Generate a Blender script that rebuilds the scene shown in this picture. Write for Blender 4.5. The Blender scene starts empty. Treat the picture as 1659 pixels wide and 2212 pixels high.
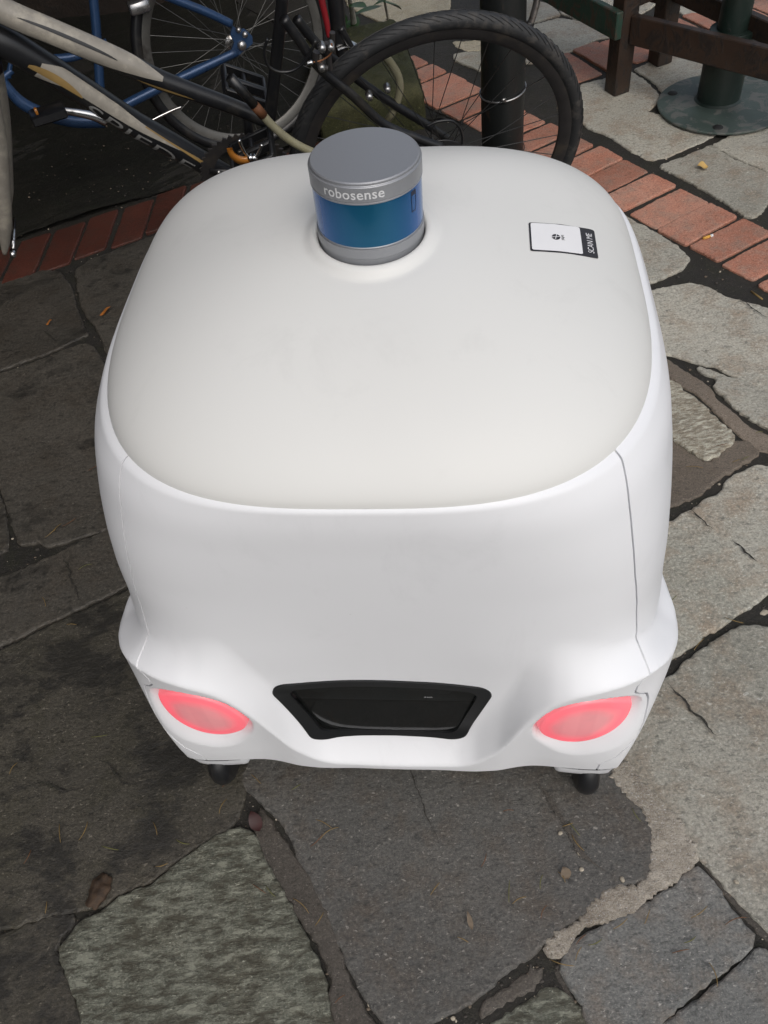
import bpy, math, random
import numpy as np
from mathutils import Matrix, Vector
from mathutils.geometry import tessellate_polygon
random.seed(7); rng = np.random.default_rng(7)
scene = bpy.context.scene
COL = scene.collection
R_ = math.radians

# ------------------------------------------------------------------ camera
PW, PH, PF = 1659.0, 2212.0, 1726.0            # survey picture units
CAMZ = 1.30
_n = np.array([1076 - PW / 2, 2480 - PH / 2, PF]); _n /= np.linalg.norm(_n)
_Z = -_n
_Y = np.array([0, 0, 1.0]) - _Z[2] * _Z; _Y /= np.linalg.norm(_Y)
_X = np.cross(_Y, _Z)
RC = np.array([_X, _Y, _Z])
CAMP = np.array([0, 0, CAMZ])
cd = bpy.data.cameras.new('camera'); cam = bpy.data.objects.new('camera', cd); COL.objects.link(cam)
mw = Matrix.Identity(4)
for i in range(3):
    mw[i][0] = RC[i, 0]; mw[i][1] = -RC[i, 1]; mw[i][2] = -RC[i, 2]; mw[i][3] = CAMP[i]
cam.matrix_world = mw
cd.sensor_fit = 'VERTICAL'; cd.sensor_height = 24; cd.sensor_width = 18; cd.lens = 24 * PF / PH
cd.clip_start = .02; cd.clip_end = 500
scene.camera = cam

# ------------------------------------------------------------------ light
SUN_EL, SUN_AZ = R_(50), R_(166)                 # azimuth from +Y towards +X
w = bpy.data.worlds.new('World'); scene.world = w; w.use_nodes = True
nt = w.node_tree; nt.nodes.clear()
sky = nt.nodes.new('ShaderNodeTexSky'); sky.sky_type = 'NISHITA'; sky.sun_disc = False
sky.sun_elevation = SUN_EL; sky.sun_rotation = SUN_AZ
sky.air_density = 1.0; sky.dust_density = 4.0; sky.ozone_density = .6
hs = nt.nodes.new('ShaderNodeHueSaturation'); hs.inputs['Saturation'].default_value = .55
bg = nt.nodes.new('ShaderNodeBackground'); bg.inputs[1].default_value = .15
ow = nt.nodes.new('ShaderNodeOutputWorld')
nt.links.new(sky.outputs[0], hs.inputs['Color']); nt.links.new(hs.outputs[0], bg.inputs[0]); nt.links.new(bg.outputs[0], ow.inputs[0])
sd = bpy.data.lights.new('sun', 'SUN'); sd.energy = .92; sd.angle = R_(85); sd.color = (1, .985, .955)
sun = bpy.data.objects.new('sun', sd); COL.objects.link(sun)
sv = Vector((math.sin(SUN_AZ) * math.cos(SUN_EL), math.cos(SUN_AZ) * math.cos(SUN_EL), math.sin(SUN_EL)))
sun.rotation_euler = sv.to_track_quat('Z', 'Y').to_euler()
vs = scene.view_settings
vs.view_transform = 'Standard'; vs.look = 'None'; vs.gamma = 1; vs.use_curve_mapping = False; vs.exposure = -0.14

# ------------------------------------------------------------------ survey helpers
def ray(px, py): return RC @ np.array([(px - PW / 2) / PF, (py - PH / 2) / PF, 1.0])
def U(px, py, z=0.0):
    d = ray(px, py); return CAMP + (z - CAMZ) / d[2] * d
def zc(pts, x0, y0, s): return [((x0 + x / s) * .55746, (y0 + y / s) * .55746) for x, y in pts]

# ------------------------------------------------------------------ object helpers
def mesh(name, v, f, mat=None, parent=None, smooth=True, mi=None, loc=None):
    me = bpy.data.meshes.new(name)
    v = v.tolist() if isinstance(v, np.ndarray) else [tuple(map(float, q)) for q in v]
    f = f.tolist() if isinstance(f, np.ndarray) else f
    me.from_pydata(v, [], f)
    mats = mat if isinstance(mat, (list, tuple)) else [mat]
    for m in mats:
        if m: me.materials.append(m)
    if mi is not None: me.polygons.foreach_set('material_index', np.asarray(mi, dtype=np.int32))
    me.polygons.foreach_set('use_smooth', np.full(len(me.polygons), bool(smooth)))
    me.update()
    o = bpy.data.objects.new(name, me); COL.objects.link(o)
    if parent is not None: o.parent = parent
    if loc is not None: o.location = loc
    return o
def tag(o, label=None, cat=None, group=None, kind=None):
    if label: o['label'] = label
    if cat: o['category'] = cat
    if group: o['group'] = group
    if kind: o['kind'] = kind
    return o
def thing(name, label, cat, loc=(0, 0, 0), group=None, mat=None):
    o = bpy.data.objects.new(name, None); COL.objects.link(o); o.empty_display_size = .1
    o.location = loc
    if mat is not None: o.matrix_world = mat
    return tag(o, label, cat, group)
class MB:
    def __init__(s): s.v = []; s.f = []; s.m = []
    def add(s, v, f, m=0):
        n = len(s.v); s.v += [tuple(map(float, q)) for q in v]
        s.f += [tuple(i + n for i in q) for q in f]; s.m += [m] * len(f); return s
    def tube(s, pts, r, n=12, caps=True, m=0, ell=None):
        pts = np.array(pts, float); k = len(pts)
        r = np.full(k, r) if np.isscalar(r) else np.array(r, float)
        t = np.gradient(pts, axis=0); t /= np.linalg.norm(t, axis=1)[:, None] + 1e-12
        ref = np.array([0, 0, 1.0]) if abs(t[0][2]) < .9 else np.array([1.0, 0, 0])
        u = np.cross(t[0], ref); u /= np.linalg.norm(u)
        v = []; 
        for i in range(k):
            u = u - t[i] * u.dot(t[i]); u /= np.linalg.norm(u); b = np.cross(t[i], u)
            for j in range(n):
                a = 2 * math.pi * j / n
                v.append(pts[i] + r[i] * (math.cos(a) * u * (ell or 1) + math.sin(a) * b))
        f = [(i * n + j, i * n + (j + 1) % n, (i + 1) * n + (j + 1) % n, (i + 1) * n + j) for i in range(k - 1) for j in range(n)]
        if caps: f += [tuple(range(n))[::-1], tuple((k - 1) * n + j for j in range(n))]
        return s.add(v, f, m)
    def box(s, c, h, axes=None, m=0, bev=0.0):
        A = np.eye(3) if axes is None else np.array(axes, float); c = np.array(c, float); h = np.array(h, float)
        if bev <= 0:
            v = [c + A.T @ (h * np.array(q)) for q in ((-1,-1,-1),(1,-1,-1),(1,1,-1),(-1,1,-1),(-1,-1,1),(1,-1,1),(1,1,1),(-1,1,1))]
            return s.add(v, [(3,2,1,0),(4,5,6,7),(0,1,5,4),(1,2,6,5),(2,3,7,6),(3,0,4,7)], m)
        b = min(bev, .45 * h.min()); v = []
        prof = [(-h[2], b), (-h[2] + b, 0), (h[2] - b, 0), (h[2], b)]
        for z, ins in prof:
            x, y = h[0] - ins, h[1] - ins
            for q in ((-x + b, -y), (x - b, -y), (x, -y + b), (x, y - b), (x - b, y), (-x + b, y), (-x, y - b), (-x, -y + b)):
                v.append(c + A.T @ np.array([q[0], q[1], z]))
        f = [(i * 8 + j, i * 8 + (j + 1) % 8, i * 8 + 8 + (j + 1) % 8, i * 8 + 8 + j) for i in range(3) for j in range(8)]
        f += [tuple(range(8))[::-1], tuple(24 + j for j in range(8))]
        return s.add(v, f, m)
    def lathe(s, prof, n=48, o=(0, 0, 0), ax=None, m=0, closed=False):
        A = np.eye(3) if ax is None else np.array(ax, float); o = np.array(o, float)
        v = []
        for r, z in prof:
            for j in range(n):
                a = 2 * math.pi * j / n
                v.append(o + A.T @ np.array([r * math.cos(a), r * math.sin(a), z]))
        k = len(prof); rng_ = range(k if closed else k - 1)
        f = [(i * n + j, i * n + (j + 1) % n, ((i + 1) % k) * n + (j + 1) % n, ((i + 1) % k) * n + j) for i in rng_ for j in range(n)]
        return s.add(v, f, m)
    def build(s, name, mat, parent=None, smooth=True):
        o = mesh(name, s.v, s.f, mat, parent, smooth, s.m if isinstance(mat, (list, tuple)) else None)
        return o
def autosmooth(o, deg=35):
    me = o.data
    try: me.set_sharp_from_angle(angle=R_(deg))
    except Exception: pass
    return o

# ------------------------------------------------------------------ materials
def newmat(name):
    m = bpy.data.materials.new(name); m.use_nodes = True; t = m.node_tree; t.nodes.clear()
    o = t.nodes.new('ShaderNodeOutputMaterial'); b = t.nodes.new('ShaderNodeBsdfPrincipled')
    t.links.new(b.outputs[0], o.inputs[0]); return m, t, b
def N(t, kind, **kw):
    n = t.nodes.new(kind)
    for k, v in kw.items():
        if k.startswith('i_'): n.inputs[k[2:].replace('_', ' ')].default_value = v
        else: setattr(n, k, v)
    return n
def c4(c): return (c[0], c[1], c[2], 1)
def ramp(t, src, stops, interp='LINEAR'):
    r = t.nodes.new('ShaderNodeValToRGB'); r.color_ramp.interpolation = interp
    e = r.color_ramp.elements
    while len(e) < len(stops): e.new(.5)
    for i, (p, c) in enumerate(stops): e[i].position = p; e[i].color = c4(c) if not np.isscalar(c) else (c, c, c, 1)
    t.links.new(src, r.inputs[0]); return r.outputs[0]
def mixc(t, a, b, fac, mode='MIX'):
    m = t.nodes.new('ShaderNodeMix'); m.data_type = 'RGBA'; m.blend_type = mode
    for s, i in ((a, 6), (b, 7)):
        if isinstance(s, tuple): m.inputs[i].default_value = c4(s)
        else: t.links.new(s, m.inputs[i])
    if np.isscalar(fac): m.inputs[0].default_value = fac
    else: t.links.new(fac, m.inputs[0])
    return m.outputs[2]
def noise(t, co, scale, detail=6, rough=.6, dist=0.0):
    n = t.nodes.new('ShaderNodeTexNoise'); n.inputs['Scale'].default_value = scale; n.inputs['Detail'].default_value = detail
    n.inputs['Roughness'].default_value = rough; n.inputs['Distortion'].default_value = dist
    if co is not None: t.links.new(co, n.inputs['Vector'])
    return n.outputs[0]
def coords(t, kind='Object', scale=None, rot=None):
    c = t.nodes.new('ShaderNodeTexCoord')
    if scale is None and rot is None: return c.outputs[kind]
    m = t.nodes.new('ShaderNodeMapping'); t.links.new(c.outputs[kind], m.inputs[0])
    if scale: m.inputs['Scale'].default_value = scale
    if rot: m.inputs['Rotation'].default_value = rot
    return m.outputs[0]
def bump(t, b, h, strength=.5, dist=.002, prev=None):
    n = t.nodes.new('ShaderNodeBump'); n.inputs['Strength'].default_value = strength; n.inputs['Distance'].default_value = dist
    t.links.new(h, n.inputs['Height'])
    if prev: t.links.new(prev, n.inputs['Normal'])
    if b is not None: t.links.new(n.outputs[0], b.inputs['Normal'])
    return n.outputs[0]
def plain(name, col, rough=.5, metal=0.0, var=.12, scale=30, spec=None, bmp=0.0, dirt=None):
    m, t, b = newmat(name); co = coords(t)
    n = noise(t, co, scale, 5)
    c = ramp(t, n, [(.3, tuple(x * (1 - var) for x in col)), (.7, tuple(min(1, x * (1 + var)) for x in col))])
    if dirt:
        d = ramp(t, noise(t, co, scale * .5, 6, .7), [(.52, 0.0), (.66, 1.0)])
        c = mixc(t, c, dirt, d)
    t.links.new(c, b.inputs['Base Color'])
    rr = ramp(t, n, [(.3, rough * .88), (.7, min(1, rough * 1.12))]); t.links.new(rr, b.inputs['Roughness'])
    b.inputs['Metallic'].default_value = metal
    if spec is not None: b.inputs['Specular IOR Level'].default_value = spec
    if bmp: bump(t, b, noise(t, co, scale * 4, 4), .4, bmp)
    return m
def stone_mat(name, cols, scale=9, rough=.62, b1=.0025, flake=0.0, wet=0.0, wetcol=(.02, .019, .017), specks=.35, rot=.4):
    m, t, b = newmat(name); co = coords(t)
    st = coords(t, scale=(1, 3.0 if flake > .004 else 1.7, 1), rot=(0, 0, rot))
    big = noise(t, co, scale * .30, 6, .62, .2); mid = noise(t, co, scale * 1.5, 9, .70, .15)
    fst = noise(t, st, scale * 7, 9, .74, .12); grain = noise(t, co, scale * 26, 6, .78)
    chip = noise(t, st, scale * 15, 5, .66, .5)
    c = ramp(t, big, [(.30, cols[0]), (.5, cols[1]), (.70, cols[2])])
    c = mixc(t, c, cols[3], ramp(t, mid, [(.47, 0.0), (.64, .8)]))
    c = mixc(t, c, tuple(x * .50 for x in cols[0]), ramp(t, fst, [(.36, .85), (.47, 0.0)]))
    c = mixc(t, c, tuple(x * .45 for x in cols[1]), ramp(t, grain, [(.38, .7), (.49, 0.0)]))
    c = mixc(t, c, tuple(min(.8, x * 1.45) for x in cols[2]), ramp(t, grain, [(.53, 0.0), (.66, .6)]))
    c = mixc(t, c, tuple(min(.8, x * 1.9 + .03) for x in cols[2]), ramp(t, chip, [(.61, 0.0), (.67, specks * 1.6)]))
    at = t.nodes.new('ShaderNodeAttribute'); at.attribute_name = 'tone'
    mult = t.nodes.new('ShaderNodeMapRange'); mult.inputs['To Min'].default_value = .72; mult.inputs['To Max'].default_value = 1.28
    t.links.new(at.outputs['Fac'], mult.inputs['Value'])
    c = mixc(t, c, mult.outputs[0], 1.0, 'MULTIPLY')
    rr = ramp(t, fst, [(.3, rough * .8), (.7, rough * 1.1)])
    if wet > 0:
        wm = ramp(t, noise(t, coords(t, scale=(1, 1.5, 1), rot=(0, 0, .5)), scale * .7, 12, .72, .25), [(.60 - wet * .09, 0.0), (.68 - wet * .09, .8)])
        c = mixc(t, c, wetcol, wm); rr = mixc(t, rr, (.36, .36, .36), wm)
    t.links.new(c, b.inputs['Base Color']); t.links.new(rr, b.inputs['Roughness'])
    b.inputs['Specular IOR Level'].default_value = .4
    p = bump(t, None, mid, .7, b1 * 1.6)
    if flake > 0:
        q = ramp(t, noise(t, st, scale * 3.2, 10, .70, .25), [(.38, 0.0), (.43, .3), (.47, .35), (.50, .65), (.55, .7), (.58, 1.0)])
        p = bump(t, None, q, .8, flake * .55, p)
        if flake > .004:
            c = mixc(t, c, tuple(x * .62 for x in cols[3]), ramp(t, q, [(.15, .85), (.6, 0.0)])); c = mixc(t, c, tuple(min(.7, x * 1.25) for x in cols[2]), ramp(t, q, [(.72, 0.0), (.95, .5)])); t.links.new(c, b.inputs['Base Color'])
    p = bump(t, None, fst, .7, b1 * .6, p)
    bump(t, b, grain, .6, b1 * .4, p)
    return m

M = {}
def robot_white(name, col, rough, specks):
    m, t, b = newmat(name); co = coords(t)
    n = noise(t, co, 3.0, 4); c = ramp(t, n, [(.3, tuple(x * .975 for x in col)), (.7, col)])
    sm_ = ramp(t, noise(t, coords(t, scale=(1, 1, .45)), 11, 6, .7, .5), [(.56, 0.0), (.80, .55)])
    c = mixc(t, c, tuple(x * .86 for x in col), sm_)
    v = t.nodes.new('ShaderNodeTexVoronoi'); v.inputs['Scale'].default_value = 26; t.links.new(co, v.inputs['Vector'])
    d = ramp(t, v.outputs['Distance'], [(.018, specks), (.034, 0.0)])
    k = ramp(t, noise(t, co, 9, 2), [(.55, 0.0), (.6, 1.0)])
    d2 = t.nodes.new('ShaderNodeMath'); d2.operation = 'MULTIPLY'; t.links.new(d, d2.inputs[0]); t.links.new(k, d2.inputs[1])
    c = mixc(t, c, (.25, .23, .2), d2.outputs[0])
    t.links.new(c, b.inputs['Base Color'])
    rr = ramp(t, noise(t, co, 14, 5), [(.3, rough * .9), (.7, rough * 1.12)]); t.links.new(rr, b.inputs['Roughness'])
    b.inputs['Specular IOR Level'].default_value = .35
    bump(t, b, noise(t, co, 900, 2), .25, .00006)
    return m
M['white'] = robot_white('white_plastic', (.79, .802, .825), .38, .25)
M['dome'] = robot_white('roof_plastic', (.69, .692, .672), .46, .8)
M['gap'] = plain('black_gap', (.012, .012, .012), .7)
M['black_frame'] = plain('black_gloss', (.010, .011, .012), .32, spec=.4)
M['rubber'] = plain('black_rubber', (.009, .0095, .011), .36, bmp=.0003, dirt=(.022, .021, .019))
M['tyre'] = plain('tyre_rubber', (.020, .021, .0225), .62, scale=60, bmp=.0006, dirt=(.06, .055, .05))
M['alu'] = plain('grey_aluminium', (.30, .31, .33), .36, .45, var=.03, scale=400)
M['aluline'] = plain('bright_aluminium', (.42, .43, .44), .3, .8, var=.05)
M['print'] = plain('pale_print', (.62, .63, .64), .5, var=.03)
M['white_vinyl'] = plain('white_vinyl', (.80, .80, .81), .35, var=.02)
M['black_vinyl'] = plain('black_vinyl', (.018, .015, .018), .35, var=.1)
M['steel'] = plain('steel', (.42, .42, .42), .28, .9, dirt=(.12, .09, .06))
M['chrome'] = plain('chrome', (.6, .6, .6), .14, 1.0, dirt=(.2, .19, .18))
M['rim'] = plain('dark_rim', (.045, .042, .042), .4, .35, dirt=(.07, .06, .05))
M['spoke_grey'] = plain('grey_spoke', (.16, .16, .155), .35, .8)
M['rim_grey'] = plain('grey_rim', (.12, .118, .11), .4, .5, dirt=(.06, .055, .05))
M['spoke'] = plain('dark_spoke', (.05, .05, .05), .35, .7)
M['bike_black'] = plain('black_paint', (.010, .0105, .012), .33, dirt=(.025, .023, .02))
M['bike_white'] = plain('shaded_white_paint', (.27, .25, .215), .34, scale=40, dirt=(.38, .35, .29))  # white, gold and blue paints darkened to hold the shade over the bikes
M['bike_gold'] = plain('gold_paint', (.25, .165, .06), .38, dirt=(.22, .15, .06))
M['bike_blue'] = plain('blue_paint', (.022, .055, .13), .3, .25, dirt=(.025, .045, .09))
M['bike_red'] = plain('red_paint', (.22, .012, .018), .34, dirt=(.10, .01, .012))
M['orange'] = plain('orange_reflector', (.34, .13, .02), .25)
M['copper'] = plain('copper_wire', (.30, .13, .06), .4, .6)
M['lock'] = plain('clear_yellow_sleeve', (.24, .225, .15), .3, scale=50, dirt=(.24, .22, .12))  # sleeve colour lowered too, standing in for shade
M['rust'] = plain('rust', (.10, .035, .01), .7)
def paint_wear(name, base, under, thr, rough=.55, scale=14, bmp=.0012):
    m, t, b = newmat(name); co = coords(t)
    c = ramp(t, noise(t, co, scale, 6), [(.3, tuple(x * .7 for x in base)), (.7, base)])
    k = ramp(t, noise(t, coords(t, scale=(1, 1, .6)), scale * 1.6, 7, .7, .8), [(thr, 0.0), (thr + .07, 1.0)])
    c = mixc(t, c, under, k); t.links.new(c, b.inputs['Base Color'])
    b.inputs['Roughness'].default_value = rough
    bump(t, b, k, .5, bmp, bump(t, None, noise(t, co, scale * 6, 5), .5, bmp)); return m
M['green_wood'] = paint_wear('worn_green_paint', (.022, .060, .042), (.050, .040, .028), .50)
M['brown_wood'] = paint_wear('dark_brown_wood', (.040, .024, .016), (.018, .014, .012), .5, .5)
M['green_metal'] = paint_wear('dark_green_enamel', (.014, .026, .021), (.020, .022, .020), .58, .42)
M['plate_metal'] = paint_wear('worn_green_plate', (.060, .085, .075), (.11, .115, .105), .5, .5, 10)
M['post'] = paint_wear('black_post_paint', (.010, .012, .012), (.035, .022, .015), .57, .42, 9)
M['leaf'] = plain('green_leaf', (.018, .052, .012), .45, scale=40, var=.4)
M['leaf_yellow'] = plain('dry_yellow_leaf', (.55, .36, .12), .6, var=.2)
M['leaf_orange'] = plain('dry_orange_leaf', (.36, .13, .025), .6, var=.3)
M['leaf_red'] = plain('dark_red_leaf', (.035, .010, .009), .6, var=.3)
M['stem'] = plain('pale_stem', (.30, .29, .25), .7, var=.3)
M['needle_a'] = plain('straw_needle', (.20, .13, .04), .6, var=.35, scale=60)
M['needle_b'] = plain('brown_needle', (.13, .055, .02), .6, var=.35, scale=60)
M['needle_c'] = plain('green_needle', (.12, .12, .03), .6, var=.35, scale=60)
M['wood_chip'] = plain('rotten_wood', (.045, .027, .015), .8, var=.5, scale=90, bmp=.002)
M['paper'] = plain('dirty_paper', (.13, .10, .07), .8, var=.3, scale=60)
M['butt_white'] = plain('cigarette_paper', (.72, .72, .72), .7)
M['butt_cork'] = plain('cigarette_filter', (.62, .33, .06), .7, var=.2)
M['pebble'] = plain('pale_pebble', (.36, .32, .25), .75, var=.35, scale=60, bmp=.0015)
M['dirt'] = stone_mat('joint_dirt', [(.022, .021, .018), (.035, .032, .027), (.052, .045, .037), (.030, .031, .018)], 16, .75, .005, specks=.6)
M['bed'] = stone_mat('shaded_mossy_soil', [(.008, .0075, .005), (.013, .012, .007), (.020, .018, .011), (.011, .013, .005)], 16, .7, .006, specks=.7)  # soil colour taken near black to paint in the shade over the bed
M['grey'] = stone_mat('grey_flagstone', [(.285, .28, .235), (.395, .38, .325), (.47, .445, .375), (.30, .235, .17)], 7, .6, .0022, .0022, specks=.3)
M['greyblue'] = stone_mat('blue_grey_flagstone', [(.13, .135, .13), (.185, .188, .178), (.25, .24, .22), (.20, .165, .13)], 9, .58, .0022, .0022, specks=.5)
M['dark'] = stone_mat('dark_flagstone', [(.075, .076, .072), (.105, .102, .094), (.145, .136, .12), (.095, .077, .06)], 8, .55, .0024, .0018, specks=.55)
M['leftstone'] = stone_mat('damp_shaded_flagstone', [(.046, .043, .037), (.066, .060, .050), (.088, .078, .064), (.058, .049, .038)], 6, .55, .002, .0016, .75, specks=.25)  # damp stone, with the left side's shade also put into the colour
M['wetshadestone'] = stone_mat('wet_stained_shaded_flagstone', [(.040, .037, .030), (.064, .058, .046), (.088, .078, .060), (.050, .046, .032)], 8, .52, .0026, .002, 1.25, specks=.55)  # wet stains are real; base colour also carries shade of the left side
M['greenstone'] = stone_mat('green_rough_flagstone', [(.10, .105, .083), (.15, .156, .123), (.215, .22, .175), (.09, .082, .057)], 9, .68, .003, .0055, specks=.6, rot=.55)
M['pale'] = stone_mat('pale_rough_stone', [(.40, .365, .29), (.52, .48, .385), (.62, .58, .47), (.36, .30, .215)], 16, .75, .003, .005, rot=-.6)
M['mortar'] = stone_mat('pale_mortar', [(.40, .35, .28), (.56, .50, .41), (.70, .64, .54), (.30, .245, .185)], 20, .85, .010, .0038, specks=1.0)
M['mudfill'] = stone_mat('dark_brown_mortar', [(.058, .052, .044), (.080, .071, .060), (.108, .095, .079), (.066, .056, .045)], 14, .68, .003, specks=.5)
M['brownfill'] = stone_mat('brown_mortar', [(.12, .10, .08), (.165, .137, .108), (.21, .172, .135), (.14, .112, .085)], 14, .68, .002, specks=.35)
M['sand'] = stone_mat('sand_flagstone', [(.34, .30, .22), (.44, .40, .30), (.52, .47, .36), (.34, .29, .19)], 9, .65, .003, .002)
def brick_mat(name, k):
    return stone_mat(name, [tuple(k * x for x in c) for c in ((.20, .082, .052), (.26, .112, .074), (.30, .170, .125), (.17, .125, .098))], 13, .62, .0014, specks=.25, rot=-.4)
M['brick'] = brick_mat('red_brick', 1.55)
M['brickdark'] = stone_mat('damp_shaded_red_brick', [(.060, .019, .013), (.085, .027, .018), (.11, .040, .027), (.055, .030, .022)], 13, .55, .0014, specks=.2, rot=-.4)  # darker copy of the red brick: damp plus painted-in shade on the left
M['moss'] = stone_mat('mossy_stone', [(.022, .030, .008), (.05, .055, .016), (.12, .115, .05), (.03, .032, .012)], 18, .8, .006, specks=.5)
M['wall'] = stone_mat('dark_wall', [(.022, .015, .011), (.034, .022, .015), (.045, .030, .02), (.02, .016, .013)], 10, .75, .006, specks=.2)
M['sky_blocker'] = plain('blocker_cloth', (.05, .05, .045), .8)

# ------------------------------------------------------------------ ground
GB = MB()
def sheet(x0, x1, y0, y1, z, nx, ny):
    xs = np.linspace(x0, x1, nx); ys = np.linspace(y0, y1, ny)
    v = [(x, y, z) for y in ys for x in xs]
    return v, [(j * nx + i, j * nx + i + 1, (j + 1) * nx + i + 1, (j + 1) * nx + i) for j in range(ny - 1) for i in range(nx - 1)]
v, f = sheet(-60, 60, -60, 60, -.007, 41, 41)
tag(mesh('ground', v, f, M['dirt'], smooth=True), kind='structure')

STONE_V, STONE_F, STONE_M, STONE_T = [], [], [], []
LOOPS = []
STONE_MATS = ['grey', 'greyblue', 'dark', 'leftstone', 'wetshadestone', 'greenstone', 'pale', 'mortar', 'brownfill', 'sand', 'mudfill']
def wobble(n, amp, r, k0=4):
    t = np.linspace(0, 2 * np.pi, n, endpoint=False); o = np.zeros(n)
    for k in (k0, k0 * 2 + 1, k0 * 4 + 3, k0 * 9 + 1, k0 * 17 + 5):
        o += r.normal() * np.sin(k * t + r.uniform(0, 6.28)) / k ** .55
    return amp * (o * k0 ** .55 * .45 + r.normal(size=n) * .22)
def outline(pts, step, amp, r, smooth=2, cut=.006, grow=.0):
    P = np.array(pts, float)[:, :2]
    for q_ in range(smooth):                          # corner cutting
        Q = np.roll(P, -1, 0); d = np.linalg.norm(Q - P, axis=1)[:, None]
        c = np.minimum(.25, cut / (1 + q_) / np.maximum(d, 1e-6))
        P = np.stack([P + (Q - P) * c, Q - (Q - P) * c], 1).reshape(-1, 2)
    Q = np.roll(P, -1, 0); d = np.linalg.norm(Q - P, axis=1); S = np.concatenate([[0], np.cumsum(d)])
    n = max(24, int(S[-1] / step)); s = np.linspace(0, S[-1], n, endpoint=False)
    PP = np.vstack([P, P[:1]])
    X = np.interp(s, S, PP[:, 0]); Y = np.interp(s, S, PP[:, 1]); P = np.stack([X, Y], 1)
    t = np.roll(P, -1, 0) - np.roll(P, 1, 0); t /= np.linalg.norm(t, axis=1)[:, None] + 1e-9
    area = .5 * np.sum(P[:, 0] * np.roll(P[:, 1], -1) - np.roll(P[:, 0], -1) * P[:, 1])
    if area < 0: P = P[::-1]; t = -t[::-1]
    nrm = np.stack([t[:, 1], -t[:, 0]], 1)             # outward for ccw
    P = P + nrm * (grow + wobble(n, amp, r, max(3, int(S[-1] / .35))))[:, None]
    return P, nrm
def n_big(pts):
    p = np.array(pts, float); return np.ptp(p[:, 0]) > .2 and np.ptp(p[:, 1]) > .2
def slab(pts, z, mat, seed, V, F, Mi, T, mats, amp=.004, step=.008, bev=.0042, depth=.05, tone=None, cut=.006):
    r = np.random.default_rng(seed)
    P, nr = outline(pts, step, amp, r, 2, cut, .0 if 'brick' in mats else (.0028 if n_big(pts) else .001)); n = len(P); b = len(V)
    ins = bev * r.uniform(.5, 1.6, n)[:, None]; zz = bev * r.uniform(.4, 1.3, n)
    tx, ty = r.normal(size=2) * .004
    for k, (q, dz) in enumerate(((P, np.full(n, -depth)), (P, -zz), (P - nr * ins * .45, -zz * .3), (P - nr * ins * 1.2, np.zeros(n)))):
        tl = (q - q.mean(0)) @ np.array([tx, ty])
        V += [(q[i, 0], q[i, 1], z + dz[i] + (tl[i] if k else 0)) for i in range(n)]
    mi = mats.index(mat); tone = r.uniform(.2, .8) if tone is None else tone
    for k in range(3):
        for i in range(n):
            j = (i + 1) % n; F.append((b + k * n + i, b + k * n + j, b + (k + 1) * n + j, b + (k + 1) * n + i))
    top = [V[b + 3 * n + i] for i in range(n)]
    tri = tessellate_polygon([[Vector(q) for q in top]])
    for q in tri:
        a_, b_, c_ = (top[i] for i in q)
        cr = (b_[0] - a_[0]) * (c_[1] - a_[1]) - (b_[1] - a_[1]) * (c_[0] - a_[0])
        F.append(tuple(b + 3 * n + i for i in (q if cr > 0 else q[::-1])))
    LOOPS.append(np.array([q[:2] for q in top]))
    Mi += [mi] * (3 * n + len(tri)); T += [tone] * (3 * n + len(tri))
def stone(px, mat, z=0.0, seed=[100], pad=0, **kw):
    seed[0] += 1
    slab([U(x, y, z) for x, y in px], z, mat, seed[0], STONE_V, STONE_F, STONE_M, STONE_T, STONE_MATS, **kw)
def stonew(pw, mat, z=0.0, **kw):
    stone.__defaults__[1][0] += 1
    slab(pw, z, mat, stone.__defaults__[1][0], STONE_V, STONE_F, STONE_M, STONE_T, STONE_MATS, **kw)
Z3 = lambda p: zc(p, 1976, 0, 1.659)
Z8 = lambda p: zc(p, 2400, 400, 2.766)
Z4 = lambda p: zc(p, 1976, 800, 1.382)
Z4B = lambda p: zc(p, 2450, 1200, 2.212)
Z5B = lambda p: zc(p, 2450, 2100, 2.212)
ZBL = lambda p: zc(p, 0, 2900, 1.106)
ZBR = lambda p: zc(p, 1476, 2900, 1.106)
ZL = lambda p: zc(p, 0, 700, 1.106)
ZL2 = lambda p: zc(p, 0, 1900, 2.0107)
# right of the brick band, far to near
stone(Z3([(450, 545), (620, 505), (760, 455), (880, 530), (955, 600), (960, 650), (880, 715), (1000, 740), (1110, 805), (1330, 850), (1250, 900), (1010, 1000), (900, 1022), (790, 965), (640, 870), (500, 815), (440, 760)]), 'grey')
stone(Z3([(800, 440), (1050, 330), (1200, 270), (1390, 205), (1420, 330), (1330, 500), (1250, 640), (1000, 600), (930, 525)]), 'grey')
stone(Z3([(960, 1062), (1130, 1000), (1290, 925), (1400, 1000), (1540, 1065), (1700, 1125), (1690, 1260), (1600, 1375), (1530, 1392), (1400, 1305), (1280, 1235), (1060, 1110)]), 'grey')
stone(Z3([(1300, 930), (1480, 840), (1659, 780), (1850, 740), (1850, 1160), (1659, 1095), (1500, 1030)]), 'grey')
stone(Z3([(1545, 350), (1659, 290), (1900, 230), (1900, 690), (1760, 720), (1640, 620), (1540, 520)]), 'sand')
stone(Z3([(1350, 560), (1500, 540), (1640, 640), (1700, 720), (1640, 770), (1500, 830), (1340, 850), (1100, 790), (980, 660), (1020, 600)]), 'brownfill', -.006)
stone(Z8([(40, 1180), (100, 1225), (300, 1335), (560, 1480), (690, 1590), (745, 1650), (738, 1690), (700, 1752), (500, 1850), (330, 1915), (-150, 2050), (-300, 1500)]), 'grey')
stone(Z8([(620, 1560), (680, 1530), (850, 1650), (800, 1680), (720, 1690)]), 'mortar', -.008, amp=.006)
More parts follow.
